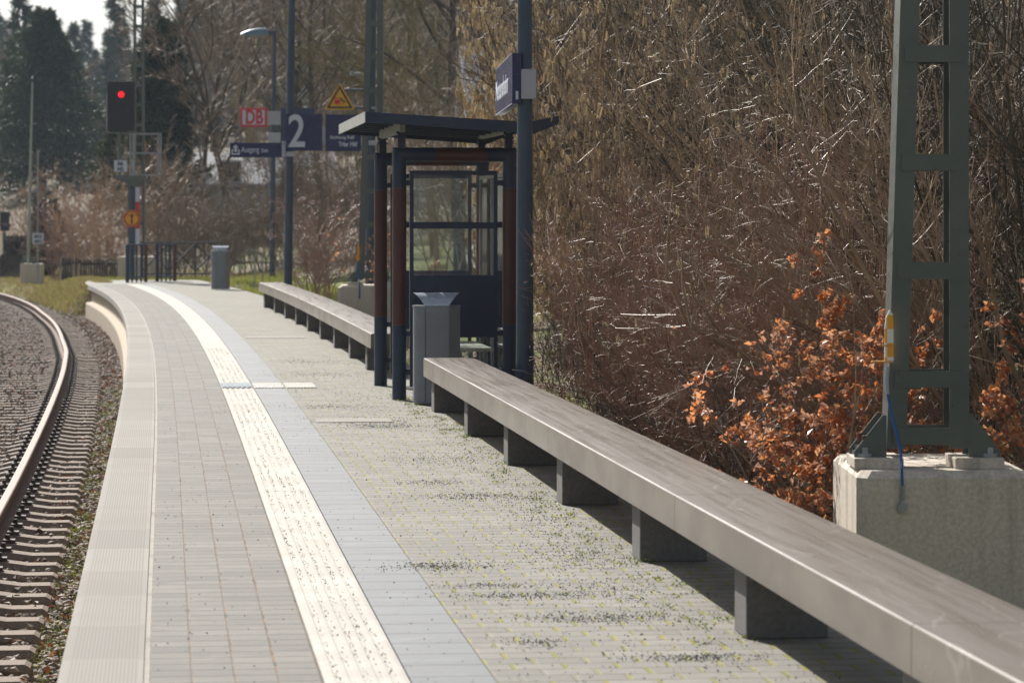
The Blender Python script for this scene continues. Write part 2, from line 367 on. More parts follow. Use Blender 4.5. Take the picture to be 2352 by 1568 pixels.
# ------------------------------------------------------------------ platform curve
_pts = np.array([(4, -.83), (8, -1.29), (11.35, -1.683), (13.2, -1.90), (16.66, -2.28), (21, -2.775), (31.0, -3.93), (36.2, -4.54), (39.9, -4.99), (43.76, -5.47),
                 (48.1, -6.04), (53.4, -6.76), (59.35, -7.62), (65.3, -8.54), (77, -10.60), (83.7, -12.05), (89.5, -13.5), (105, -18.1), (125, -25.8)])
_cf = np.polyfit(_pts[:, 0], _pts[:, 1], 6)
def ex(y): return np.polyval(_cf, y)
def edx(y): return np.polyval(np.polyder(_cf), y)
YS = np.concatenate([np.arange(3, 30, .5), np.arange(30, 130, .5)])
_yy = np.linspace(0, 140, 2801); _ds = np.sqrt(1 + edx(_yy) ** 2) * (_yy[1] - _yy[0]); _S = np.concatenate([[0], np.cumsum(_ds)[:-1]])
def s_of(y): return np.interp(y, _yy, _S)
def y_of(s): return np.interp(s, _S, _yy)
def st(y, t):
    m = edx(y); n = np.sqrt(1 + m * m); return ex(y) + t / n, y - t * m / n
def strip(name, prof, y0, y1, mat, step=.5, parent=None, caps=False, drift=None):
    """prof: list of (t,z); sweeps the profile along the platform curve, uv=(s,t)"""
    ys = np.arange(y0, y1 + 1e-6, step); prof = np.array(prof); K = len(prof); V = []; U = []
    for y in ys:
        x_, y_ = st(y, prof[:, 0] + (drift(y) if drift else 0)); V.append(np.stack([x_, y_, prof[:, 1]], 1)); U.append(np.stack([np.full(K, s_of(y)), prof[:, 0]], 1))
    V = np.concatenate(V); U = np.concatenate(U); n = len(ys)
    i, j = np.meshgrid(np.arange(n - 1), np.arange(K - 1), indexing='ij'); b = (i * K + j).ravel()
    Q = np.stack([b, b + 1, b + K + 1, b + K], 1)
    Fs = [Q]
    o = mesh_np(name, V, Fs, mat, parent, uv=U)
    if caps:
        me = o.data; bm = bmesh.new(); bm.from_mesh(me); bm.verts.ensure_lookup_table()
        for base in (0, (n - 1) * K):
            try: bm.faces.new([bm.verts[base + k] for k in range(K)])
            except Exception: pass
        bm.to_mesh(me); bm.free()
    return o
def S_(o): return tag(o, kind='structure')
PY0, PY1 = 3.0, 77.0
S_(strip('platform_edge', [(.325, -.12), (.0, -.12), (-.0, -.012), (.012, 0), (.318, 0), (.32, -.05)], PY0, PY1, M['edge'], caps=True))
S_(strip('platform_wall', [(.10, -.10), (.10, -.42), (-.02, -.44), (-.05, -.47), (-.05, -1.4)], PY0, PY1 + .1, M['wall_concrete']))
S_(strip('mortar_joint', [(.319, -.006), (.342, -.005)], PY0, PY1, M['mortar']))
S_(strip('kerbside_paving', [(.340, -.02), (.3405, .0), (.98, .0), (.981, -.02)], PY0, PY1, M['pave_brown']))
tp = [(.983, -.02), (.984, .003)]
for k in range(6):
    c = .984 + .028 + k * .052
    tp += [(c - .012, .003), (c - .006, -.004) if False else (c - .008, .008), (c + .012, .008), (c + .016, .003)]
tp += [(1.297, .003), (1.298, -.02)]
S_(strip('tactile_strip', tp, PY0, PY1, M['tactile']))
S_(strip('slab_band', [(1.304, -.02), (1.305, .001), (1.615, .001), (1.616, -.02)], PY0, PY1, M['pave_grey']))
S_(strip('platform_paving', [(1.618, 0), (2.3, 0), (3.27, -.002), (3.31, -.06)], PY0, PY1, M['pave_main']))
S_(strip('platform_base', [(.28, -.03), (3.25, -.03)], PY0, PY1, M['ballast_bed']))
# end of the platform
mb = MB(); a0 = st(PY1 + .02, .0); b0 = st(PY1 + .02, 3.25)
mb.add([(a0[0] + .06, a0[1], -.12), (a0[0] - .05, a0[1], -1.3), (b0[0], b0[1], -1.3), (b0[0], b0[1], -.01), (a0[0] + .06, a0[1], -.01),
        (a0[0] + .06, a0[1] + .1, -.12), (a0[0] - .05, a0[1] + .1, -1.3), (b0[0], b0[1] + .1, -1.3), (b0[0], b0[1] + .1, -.01), (a0[0] + .06, a0[1] + .1, -.01)],
       [(0, 1, 2, 3, 4), (9, 8, 7, 6, 5), (4, 3, 8, 9), (1, 0, 5, 6)])
S_(mb.build('platform_end_wall', M['wall_concrete']))
# crossing of tactile pads
def pad(name, t0, t1, y0, dy, mat, n, dots):
    m = MB(); L = []
    def q(t, y, z): x_, y_ = st(y, t); return (x_, y_, z)
    z = .012 if t0 < 1.3 else .006
    m.add([q(t0, y0, z), q(t1, y0, z), q(t1, y0 + dy, z), q(t0, y0 + dy, z), q(t0, y0, -.01), q(t1, y0, -.01), q(t1, y0 + dy, -.01), q(t0, y0 + dy, -.01)],
          [(0, 1, 2, 3), (0, 4, 5, 1), (1, 5, 6, 2), (2, 6, 7, 3), (3, 7, 4, 0)])
    for k in range(n):
        c = t0 + (k + .5) * (t1 - t0) / n; h = .3 * (t1 - t0) / n
        for j in range(dots):
            ya = y0 + dy * (j + .1) / dots; yb = y0 + dy * (j + .9) / dots
            m.add([q(c - h, ya, z + .006), q(c + h, ya, z + .006), q(c + h, yb, z + .006), q(c - h, yb, z + .006), q(c - h, ya, z), q(c + h, ya, z), q(c + h, yb, z), q(c - h, yb, z)],
                  [(0, 1, 2, 3), (0, 4, 5, 1), (1, 5, 6, 2), (2, 6, 7, 3), (3, 7, 4, 0)])
    return S_(m.build(name, mat))
pad('tactile_crossing', .99, 1.29, 30.5, .85, M['tactile_blue'], 6, 1)
pad('tactile_crossing', 1.31, 1.61, 30.5, .85, M['tactile_white'], 9, 3)
pad('tactile_crossing', 1.63, 1.93, 30.5, .85, M['tactile_white'], 9, 3)
# flush covers in the paving
for (t0, t1, ya, yb) in ((1.66, 2.30, 25.4, 25.9), (1.66, 2.5, 43.0, 43.6)):
    m = MB(); 
    def q(t, y, z): x_, y_ = st(y, t); return (x_, y_, z)
    m.add([q(t0, ya, .005), q(t1, ya, .005), q(t1, yb, .005), q(t0, yb, .005), q(t0, ya, -.01), q(t1, ya, -.01), q(t1, yb, -.01), q(t0, yb, -.01)],
          [(0, 1, 2, 3), (0, 4, 5, 1), (1, 5, 6, 2), (2, 6, 7, 3), (3, 7, 4, 0)])
    S_(m.build('paving_cover', M['slab_pale']))

# ------------------------------------------------------------------ terrain
def sstep(x, a, b): t = np.clip((x - a) / (b - a), 0, 1); return t * t * (3 - 2 * t)
def tz(x, y):
    x = np.asarray(x, float); y = np.asarray(y, float); yc = np.clip(y, 0, 125)
    t = x - (ex(yc) + edx(yc) * (y - yc)); t = t / np.sqrt(1 + edx(yc) ** 2)
    z = np.full(np.broadcast(x, y).shape, -.98)
    after = sstep(y, 77.2, 79) * sstep(t, -.9, .5) * (1 - .50 * sstep(y, 84, 96) * (1 - sstep(t, 5, 8)))          # berm behind the platform end
    z = z + after * .93
    z = z + (sstep(t, 3.0, 3.3) * .50 + sstep(t, 3.0, 3.3) * sstep(y, 24, 32) * .34) * (1 - after) * (1 - sstep(y, 77, 80))            # verge right of the paving
    z = z + sstep(t, 4.2, 9) * .5 + sstep(t, 8, 26) * 2.2
    z = z + sstep(t, -5.4, -7.2) * .30
    z = z + sstep(y, 92, 140) * sstep(t, 2, 20) * 2.0
    vx = -.137 * y
    rise = 5.0 * sstep(y, 150, 460) + np.abs(x - vx) * np.where(x > vx, .50, .42) * sstep(y, 170, 460)
    z = z + np.minimum(rise, 75)
    return z
gx = np.concatenate([-np.geomspace(1500, 42, 26), np.linspace(-40, 30, 141), np.geomspace(32, 1500, 26)])
gy = np.concatenate([-np.geomspace(600, 12, 8), np.linspace(-10, 130, 281), np.linspace(134, 520, 60), np.geomspace(560, 1500, 10)])
X_, Y_ = np.meshgrid(gx, gy); Z_ = tz(X_, Y_)
nx, ny = len(gx), len(gy); i, j = np.meshgrid(np.arange(ny - 1), np.arange(nx - 1), indexing='ij'); b = (i * nx + j).ravel()
# keep the sheet under the platform body
yc = np.clip(Y_, 0, 77); tt = X_ - ex(yc)
Z_ = np.where((Y_ > 2) & (Y_ < 77.2) & (tt > -.6) & (tt < 2.9), -.98, Z_)
S_(mesh_np('ground', np.stack([X_.ravel(), Y_.ravel(), Z_.ravel()], 1), [np.stack([b, b + 1, b + nx + 1, b + nx], 1)], M['ground'], smooth=True))
# ballast formation and track
S_(strip('ballast_bed', [(-5.2, -.96), (-3.6, -.80), (-1.7, -.80), (-.55, -.80), (-.04, -.87)], 3, 124, M['ballast_bed']))
TC = -1.70
def tdrift(y): return np.interp(y, [0, 26, 45, 52, 57, 65, 73, 130], [.07, .07, .02, -.02, -.12, -.22, -.34, -.36])
def rail(t, label):
    o = strip('rail', [(t - .036, -.555), (t - .026, -.55), (t + .026, -.55), (t + .036, -.555), (t + .036, -.59), (t + .009, -.60), (t + .009, -.69), (t + .07, -.705),
                       (t + .07, -.715), (t - .07, -.715), (t - .07, -.705), (t - .009, -.69), (t - .009, -.60), (t - .036, -.59), (t - .036, -.555)], 3, 122, M['rail'], drift=tdrift)
    return tag(o, label, 'rail', 'running rails of the track')
def rail_mat():
    a = N('rail_steel', (.2, .1, .06), .6); g = a.n('ShaderNodeNewGeometry'); z = a.sep(g.outputs['Position'])[2]; top = a.step(z, -.5525, -.5505)
    n = a.noise(20, 3, a.coords()); c = a.mix(n, (.09, .048, .03), (.18, .10, .07)); a.color(a.mix(top, c, (.23, .175, .14)))
    a.put(a.b.inputs['Metallic'], a.math('MULTIPLY', top, .35)); a.put(a.b.inputs['Roughness'], a.step(top, 0, 1, .85, .42)); return a.m
M['rail'] = rail_mat()
rail(TC + .7535, 'curved steel rail with a bright worn top, nearer to the platform')
rail(TC - .7535, 'steel rail on the outer side of the track, away from the platform')
sl_prof = [(-1.3, -.02), (-1.27, 0), (-1.08, 0), (-.93, .022), (-.62, .022), (-.42, -.022), (.42, -.022), (.62, .022), (.93, .022), (1.08, 0), (1.27, 0), (1.3, -.02)]
m = MB(); V = []
for (x, z) in sl_prof:
    for (yy_, dz) in ((-.15, -.20), (-.135, -.035), (-.095, 0), (.095, 0), (.135, -.035), (.15, -.20)): V.append((x, yy_, z + dz))
Fs = []
for k in range(len(sl_prof) - 1):
    for q in range(5): Fs.append((k * 6 + q, k * 6 + q + 1, k * 6 + 7 + q, k * 6 + 6 + q))
Fs += [(0, 1, 2, 3, 4, 5), tuple((len(sl_prof) - 1) * 6 + q for q in (5, 4, 3, 2, 1, 0))]
m.add(V, Fs); slp = m.build('sleeper', M['sleeper_concrete'])
tag(slp, 'pale concrete sleeper with wavy top lying in the ballast under the rails', 'sleeper', 'concrete sleepers of the curved track')
M['clip'] = painted('rail_fastening', (.06, .04, .032), .7, .4, 10)
clp = MB().box(-.045, .045, -.055, .055, .018, .05).tube([(-.01, 0, .045), (-.01, 0, .085)], .018, 6).build('rail_fastening', M['clip'], slp)
clp.location = (-.7535 - .13, 0, 0); clps = [clp]
for xx in (-.7535 + .13, .7535 - .13, .7535 + .13):
    c = clp.copy(); col.objects.link(c); c.location = (xx, 0, 0); clps.append(c)
sls = np.arange(5.0, 126, .6)
for k, s in enumerate(sls):
    y = float(y_of(s)); o = slp if k == 0 else slp.copy()
    if k:
        col.objects.link(o)
        for q in clps: c = q.copy(); col.objects.link(c); c.parent = o
    x_, y_ = st(y, TC + float(tdrift(y))); o.location = (x_, y_, -.722 + rng.normal(0, .003)); o.rotation_euler = (0, 0, -math.atan(edx(y)) + rng.normal(0, .006))

def scatter_stones(name, n, sampler, r0, r1, mat, flat=.7, kind='stuff', label=None, cat=None, sub=0):
    """rough little stones in one mesh"""
    base = []
    bmx = bmesh.new(); bmesh.ops.create_icosphere(bmx, subdivisions=1, radius=1)
    bv = np.array([v.co[:] for v in bmx.verts]); bf = np.array([[v.index for v in f.verts] for f in bmx.faces]); bmx.free()
    if not sub:
        bv = np.array([(1, 0, 0), (0, 1, 0), (-1, 0, 0), (0, -1, 0), (0, 0, 1), (0, 0, -1.)]); bf = np.array([(0, 1, 4), (1, 2, 4), (2, 3, 4), (3, 0, 4), (1, 0, 5), (2, 1, 5), (3, 2, 5), (0, 3, 5)])
    p = sampler(n); n = len(p); k = len(bv)
    q = rng.normal(size=(n, 4)); q /= np.linalg.norm(q, axis=1)[:, None]; a, b_, c, d = q.T
    Rm = np.stack([1 - 2 * (c * c + d * d), 2 * (b_ * c - a * d), 2 * (b_ * d + a * c), 2 * (b_ * c + a * d), 1 - 2 * (b_ * b_ + d * d), 2 * (c * d - a * b_),
                   2 * (b_ * d - a * c), 2 * (c * d + a * b_), 1 - 2 * (b_ * b_ + c * c)], 1).reshape(n, 3, 3)
    r = rng.uniform(r0, r1, n)
    loc = bv[None] * (1 + rng.uniform(-.28, .28, (n, k, 1))) * rng.uniform(.6, 1.1, (n, 1, 3))
    V = np.einsum('nij,nkj->nki', Rm, loc) * r[:, None, None]; V[..., 2] *= flat
    V = V + p[:, None, :]
    Fq = (bf[None] + (np.arange(n) * k)[:, None, None]).reshape(-1, 3)
    o = mesh_np(name, V.reshape(-1, 3), [Fq], mat); return tag(o, label, cat, None, kind)
def samp_track(n, t0, t1, y0, y1, z, zr=.01, gam=1.6):
    y = y0 + (y1 - y0) * rng.random(n) ** gam; t = rng.uniform(t0, t1, n); x_, y_ = st(y, t)
    zz = z(t) if callable(z) else z
    return np.stack([x_, y_, zz + rng.normal(0, zr, n)], 1)
zb = lambda t: np.where(t > -.5, -.78 - (t + .5) * .16, -.775)
scatter_stones('ballast', 16000, lambda n: samp_track(n, -.46, -.03, 10, 80, zb, .014), .020, .046, M['stone'], sub=1, label='grey brown crushed stone ballast between the platform wall and the sleepers', cat='ballast')
scatter_stones('ballast', 14000, lambda n: samp_track(n, -3.2, -.40, 12, 100, -.742, .012), .018, .038, M['stone'], sub=0, label='stone ballast filling the gaps between the sleepers', cat='ballast')
def leaf_cards(name, p, size, mat, parent=None, kind='stuff', label=None, cat=None, flatness=.5, asp=.55, normals=None):
    n = len(p); d = rng.normal(size=(n, 3)); d[:, 2] *= flatness; d /= np.linalg.norm(d, axis=1)[:, None]
    e = rng.normal(size=(n, 3)); e[:, 2] *= flatness; e -= d * (d * e).sum(1)[:, None]; e /= np.linalg.norm(e, axis=1)[:, None]
    nn = np.cross(d, e); s = (size[0] + (size[1] - size[0]) * rng.random(n))[:, None]
    V = np.stack([p - d * s * .5, p + e * s * asp * .5 + nn * s * .26, p + d * s * .5 + nn * s * .12, p - e * s * asp * .5 + nn * s * .22], 1).reshape(-1, 3)
    b_ = np.arange(n)[:, None] * 4; Q = np.concatenate([b_ + np.array([[0, 1, 2]]), b_ + np.array([[0, 2, 3]])], 1).reshape(-1, 3)
    o = mesh_np(name, V, [Q], mat, parent); return tag(o, label, cat, None, kind)
def zl(n):
    return samp_track(n, -2.9, -.03, 10, 75, lambda t: np.where(t > -.42, -.745 - (t + .5) * .12, -.752), .012)
pl = zl(9000); leaf_cards('leaf_litter', pl, (.025, .065), M['leaf_litter'], label='dry red brown leaves lying among the ballast and sleepers', cat='leaves', flatness=.45)
# little green plants on the ballast
cl = samp_track(420, -.42, -.06, 10, 45, lambda t: -.75 - (t + .5) * .1, .01); pl = (cl[:, None, :] + rng.normal(0, 1, (len(cl), 26, 3)) * np.array([.05, .09, .012])).reshape(-1, 3)
leaf_cards('ballast_weeds', pl, (.008, .022), M['moss'], label='small yellow green weeds growing through the ballast beside the platform', cat='weeds', flatness=.8)

# grit on the platform
def grit(n_patch, n_each):
    P_ = []
    pc = [(2.05, 25.6, .30, .35, 900), (2.2, 24.9, .25, .25, 700), (1.75, 14.9, .22, .16, 700), (2.3, 18.6, .35, .2, 700), (2.25, 12.9, .28, .14, 700), (2.1, 19.6, .2, .16, 300),
          (2.5, 15.2, .3, .5, 700), (2.0, 13.7, .25, .10, 450), (2.45, 11.7, .2, .10, 500), (1.9, 12.2, .1, .12, 200), (2.35, 21.5, .3, .6, 500), (2.1, 33, .4, .5, 500), (2.2, 36, .4, .4, 400), (1.9, 14.1, .2, .10, 300),
          (2.45, 13.8, .2, .5, 500), (2.5, 17.2, .12, 1.5, 500), (1.9, 27.5, .3, .3, 400)]
    for (t, y, a_, b_, k) in pc:
        k = int(k * .8); r = rng.normal(size=(k, 2)) * 1.35; P_.append(np.stack([t + r[:, 0] * a_ * .5, y + r[:, 1] * b_ * .5 + .3 * a_ * r[:, 0] * 0], 1))
    P_.append(np.stack([rng.uniform(1.65, 2.9, 3500), 10 + 28 * rng.random(3500) ** 1.3], 1))
    P_.append(np.stack([rng.uniform(2.1, 2.85, 1300), 10 + 20 * rng.random(1300)], 1))
    P_.append(np.stack([rng.uniform(1.31, 1.62, 160), 10 + 20 * rng.random(160)], 1))
    P_.append(np.stack([rng.uniform(.34, .98, 350), 10 + 22 * rng.random(350)], 1))
    q = np.concatenate(P_); q = q[(q[:, 0] > .3) & (q[:, 0] < 3.2)]
    x_, y_ = st(q[:, 1], q[:, 0]); return np.stack([x_, y_, np.full(len(q), .003)], 1)
scatter_stones('grit', 0, lambda n: grit(0, 0), .0020, .0052, M['grit'], flat=.8, label='black grit lying in streaky patches on the paving', cat='grit')
def grit2(n):
    k = rng.integers(0, 5, n); t = .984 + .028 + .028 + k * .052 + rng.normal(0, .010, n); y = 10 + 30 * rng.random(n) ** 1.2
    dens = .5 + .5 * np.sin(y * 1.9 + k) * np.sin(y * .7); keep = rng.random(n) < .25 + .75 * dens; t, y = t[keep], y[keep]; x_, y_ = st(y, t); return np.stack([x_, y_, np.full(len(t), .005)], 1)
scatter_stones('grit', 5200, grit2, .0020, .0048, M['grit'], flat=.8, label='black grit caught in the grooves of the white tactile strip', cat='grit')
# weeds at bench legs
cl = []
for y in np.concatenate([np.arange(12.2, 29, .33), [28.6, 28.9, 28.3, 24, 23.8, 27.9, 27.6]]):
    for _ in range(2): cl.append((y + rng.normal(0, .15), 2.68 + rng.normal(0, .09)))
cl = np.array(cl); x_, y_ = st(cl[:, 0], cl[:, 1]); ctr = np.stack([x_, y_, np.full(len(x_), .004)], 1)
pl = (ctr[:, None, :] + rng.normal(0, 1, (len(ctr), 22, 3)) * np.array([.032, .05, .0])).reshape(-1, 3); pl[:, 2] += rng.random(len(pl)) * .014
leaf_cards('paving_weeds', pl, (.006, .020), M['moss'], label='yellow green moss and weeds in the joints in front of the benches', cat='weeds', flatness=.9)

# ------------------------------------------------------------------ benches
def bench(y0, y1, leg_ys, seams, label, tf):
    yr = (y0 + y1) / 2; root = empty('platform_bench', (*[float(q) for q in st(yr, 2.68)], 0)); ox, oy, _ = root.location
    tag(root, label, 'bench', 'long low benches on the platform')
    ss = sorted([y0, y1] + seams); tb, zt, zb_, bv = tf + .45, .46, .298, .012
    for k in range(len(ss) - 1):
        a_, b_ = ss[k] + (.003 if k else 0), ss[k + 1] - (.003 if k < len(ss) - 2 else 0)
        nseg = max(2, int((b_ - a_) / 1.0) + 1); ys = np.linspace(a_, b_, nseg); V = []
        pr = [(tf, zb_), (tf, zt - bv), (tf + bv * .12, zt - bv * .5), (tf + bv * .5, zt - bv * .12), (tf + bv, zt), (tb - bv, zt), (tb, zt - bv), (tb, zb_)]
        for y in ys:
            for (t, z) in pr:
                x_, yy_ = st(y, t); V.append((x_ - ox, yy_ - oy, z))
        K = len(pr); Fs = [(i * K + j, i * K + (j + 1) % K, (i + 1) * K + (j + 1) % K, (i + 1) * K + j) for i in range(nseg - 1) for j in range(K)]
        Fs += [tuple(range(K)), tuple((nseg - 1) * K + j for j in range(K))[::-1]]
        mm = MB(); mm.add(V, Fs); mm.build('seat_board', M['bench'], root, smooth=True)
    for y in leg_ys:
        x_, yy_ = st(y, tf + .06); an = -math.atan(edx(y))
        mm = MB(); mm.box(0, .34, 0, .26, 0, zb_ - .002, .006, Matrix.Translation((x_ - ox, yy_ - oy, 0)) @ Matrix.Rotation(-an if False else -math.atan(edx(y)) * 1.0, 4, 'Z'))
        mm.build('leg', M['leg_concrete'], root)
    return root
bench(5.0, 27.0, [26.62, 23.7, 20.9, 18.0, 15.0, 12.2, 9.3, 6.4], [9.2, 13.6, 18.2, 22.6], 'long low bench with a worn grey brown top, running past the big mast', 2.69)
bench(32.6, 57.9, [57.2, 54.2, 51.3, 48.4, 45.5, 42.6, 39.7, 36.8, 34.0], [38.6, 43.4, 48.2, 53.0], 'long low bench farther along, running on behind the shelter posts', 2.62)

# ------------------------------------------------------------------ shelter
sh = empty('waiting_shelter', (-1.057, 28.8, 0), math.atan(.1150))
tag(sh, 'dark blue waiting shelter with brown post sleeves, glass panes and a folded roof', 'shelter')
SW, SL, ST, SR = 1.04, 2.42, 2.295, .066
for k, y in enumerate((0, SL)):
    for x in (0, SW):
        pb = MB().tube([(x, y, 0), (x, y, .70)], SR, 20).build('post', M['shelter_blue'], sh, True)
        MB().tube([(x, y, .701), (x, y, 1.98)], SR + .001, 20).build('post_sleeve', M['shelter_brown'], pb, True)
        MB().tube([(x, y, 1.981), (x, y, ST), (x + (.25 if x == 0 else -.25), y, ST)], SR, 20).build('post_bend', M['shelter_blue'], pb, True)
    
    for (a_, b_) in ((.25, .335), (.825, SW - .25)): MB().tube([(a_, y, ST), (b_, y, ST)], SR, 20).build('crossbar', M['shelter_blue'], sh, True)
    MB().tube([(.336, y, ST), (.824, y, ST)], SR + .001, 20).build('crossbar_sleeve', M['shelter_brown'], sh, True)
    for x in (.02, SW - .01):
        s_ = MB().box(x - .036, x + .036, y - .036, y + .036, ST + .05, 2.50, .004)
        s_.tube([(x - .05, y - .03, 2.50), (x + .05, y - .03, 2.50)], .012, 8).tube([(x - .05, y, 2.455), (x + .05, y, 2.455)], .012, 8)
        s_.build('roof_stub', M['shelter_blue'], sh)
    # glazed end panel
    fx0, fx1, fz0, fz1, fb = .098, .925, .12, 2.145, .036
    fr = MB()
    for (a_, b_) in ((fx0, fx0 + fb), (fx1 - fb, fx1)): fr.box(a_, b_, y - .02, y + .02, fz0, fz1)
    for (a_, b_) in ((fz1 - .042, fz1), (1.60, 1.66), (1.10, 1.165), (fz0, fz0 + .045)): fr.box(fx0 + fb, fx1 - fb, y - .0185, y + .0185, a_, b_)
    fp = fr.build('end_panel_frame', M['shelter_blue'], sh)
    MB().box(fx0 + fb, fx1 - fb, y - .012, y + .012, .58, 1.10).build('solid_panel', M['shelter_blue'], sh)
    for (a_, b_) in ((1.66, fz1 - .042), (1.165, 1.60), (fz0 + .045, .58)):
        MB().box(fx0 + fb - .001, fx1 - fb + .001, y - .004, y + .004, a_, b_).build('glass_pane', M['glass'], fp)
    for z in (2.03, .62, .26):
        for (a_, b_) in ((.06, .10), (.925, .98)): MB().box(a_, b_, y - .018, y + .018, z - .025, z + .025).build('panel_lug', M['shelter_blue'], sh)
# back wall
bf = MB()
bx = SW - .03
for (a_, b_) in ((.09, .12), (SL - .12, SL - .09), (SL / 2 - .015, SL / 2 + .015)): bf.box(bx - .014, bx + .014, a_, b_, .12, 2.12)
for (a_, b_) in ((2.09, 2.12), (.12, .15)): bf.box(bx - .0125, bx + .0125, .12, SL - .12, a_, b_)
bfo = bf.build('back_wall_frame', M['galv'], sh)
for (a_, b_) in ((.12, SL / 2 - .015), (SL / 2 + .015, SL - .12)): MB().box(bx - .004, bx + .004, a_, b_, .15, 2.09).build('glass_pane', M['glass'], bfo)
se = MB()
for k in range(4): se.box(.56 + k * .095, .56 + k * .095 + .085, .35, SL - .3, .43, .46, .004)
seo = se.build('seat', M['seat_wood'], sh)
MB().box(.60, .64, .5, .54, 0, .43).box(.60, .64, SL - .5, SL - .46, 0, .43).box(.85, .89, .5, .54, 0, .43).box(.85, .89, SL - .5, SL - .46, 0, .43).build('seat_frame', M['galv'], seo)
# roof: folded sheet on cross ribs and two long beams
RX0, RXV, RX1, RY0, RY1 = -.37, 1.13, 1.40, -.80, 3.25
def rz_(x, y=0): return (2.665 - (x - RX0) / (RXV - RX0) * .085 if x < RXV else 2.58 + (x - RXV) / (RX1 - RXV) * .055)
rf = MB()
for (xa, xb) in ((RX0, RXV), (RXV, RX1)):
    za, zb2 = rz_(xa), rz_(xb)
    rf.add([(xa, RY0, za), (xb, RY0, zb2), (xb, RY1, zb2), (xa, RY1, za), (xa, RY0, za - .012), (xb, RY0, zb2 - .012), (xb, RY1, zb2 - .012), (xa, RY1, za - .012)],
           [(0, 1, 2, 3), (7, 6, 5, 4), (0, 4, 5, 1), (1, 5, 6, 2), (2, 6, 7, 3), (3, 7, 4, 0)])
rf.build('roof_sheet', M['roof_grey'], sh)
def fascia(ya, yb, name='fascia'):
    MB().prism([(RX0 + .004, rz_(RX0) - .0), (RXV, 2.58), (RX1 - .004, rz_(RX1)), (RX1 - .004, rz_(RX1) - .075), (RXV + .05, 2.58 - .108), (RXV - .05, 2.58 - .105), (RX0 + .004, rz_(RX0) - .092)], ya, yb, 'y').build(name, M['shelter_blue'], sh)
fascia(RY0 - .008, RY0 + .0); fascia(RY1, RY1 + .008)
MB().box(RX0 - .006, RX0 + .002, RY0 - .006, RY1 + .006, rz_(RX0) - .095, rz_(RX0) + .004).build('side_fascia', M['roof_light'] if 'roof_light' in M else painted('roof_pale_side', (.30, .31, .29), .55, .2, 6), sh)
MB().box(RX1 - .002, RX1 + .006, RY0 - .006, RY1 + .006, rz_(RX1) - .078, rz_(RX1) + .004).build('side_fascia', M['shelter_blue'], sh)
pale = painted('beam_pale_metal', (.26, .27, .26), .5, .15, 6)
for x in (.02, SW - .01):
    MB().box(x - .025, x + .025, -.15, SL + .15, 2.50, rz_(x) - .014, .003).build('roof_beam', pale, sh)
for y in np.linspace(RY0 + .35, RY1 - .3, 7):
    rb = MB()
    for (xa, xb) in ((RX0 + .01, -.007), (.047, SW - .037), (SW + .017, RX1 - .01)):
        za, zb2 = rz_(xa) - .013, rz_(xb) - .013
        rb.add([(xa, y, za), (xb, y, zb2), (xb, y + .05, zb2), (xa, y + .05, za), (xa, y, za - .05), (xb, y, zb2 - .05), (xb, y + .05, zb2 - .05), (xa, y + .05, za - .05)],
               [(0, 1, 2, 3), (7, 6, 5, 4), (0, 4, 5, 1), (1, 5, 6, 2), (2, 6, 7, 3), (3, 7, 4, 0)])
    rb.build('roof_rib', M['shelter_blue'], sh)

# ------------------------------------------------------------------ bins
def make_bin(loc, rz, label):
    root = empty('litter_bin', loc, rz); tag(root, label, 'bin', 'grey litter bins on the platform')
    h = .895
    poly = [(-.215, .02), (-.20, -.045), (-.17, -.075), (-.105, -.105), (.11, -.105), (.215, -.02), (.215, .13), (.11, .215), (-.11, .215), (-.20, .13)]
    b_ = MB().prism(poly, .012, h - .006, 'z').build('body', M['bin_grey'], root, True)
    MB().prism([(p[0] * 1.03, p[1] * 1.03) for p in poly], h - .006, h + .008, 'z').build('top_rim', M['bin_grey'], root)
    MB().box(-.108, -.104, -.108, -.1055, .03, h - .02).build('door_gap', M['black'], b_)
    # tilted trough lid: curved sheet, wide above, narrow below
    V = []; K = 10
    for i in range(K + 1):
        u = i / K; an = R(82) * u; z = h + .004 + .118 * math.sin(an) / math.sin(R(82)); y = -.085 + .155 * (1 - math.cos(an)) ; hw = .105 + (.215 - .105) * (u ** .9)
        for off in (0, .006): V += [(-hw, y + off, z), (hw, y + off, z)]
    Fs = []
    for i in range(K):
        a_ = i * 4; Fs += [(a_, a_ + 1, a_ + 5, a_ + 4), (a_ + 6, a_ + 7, a_ + 3, a_ + 2), (a_, a_ + 4, a_ + 6, a_ + 2), (a_ + 1, a_ + 3, a_ + 7, a_ + 5)]
    Fs += [(0, 2, 3, 1), (K * 4, K * 4 + 1, K * 4 + 3, K * 4 + 2)]
    mm = MB(); mm.add(V, Fs); mm.build('lid', M['bin_lid'], root, True)
    return root
make_bin((-.69, 28.1, 0), .06, 'grey litter bin with a curved silver lid between bench and shelter')
make_bin((-6.82, 71.9, 0), .16, 'distant grey litter bin at the far end of the platform')

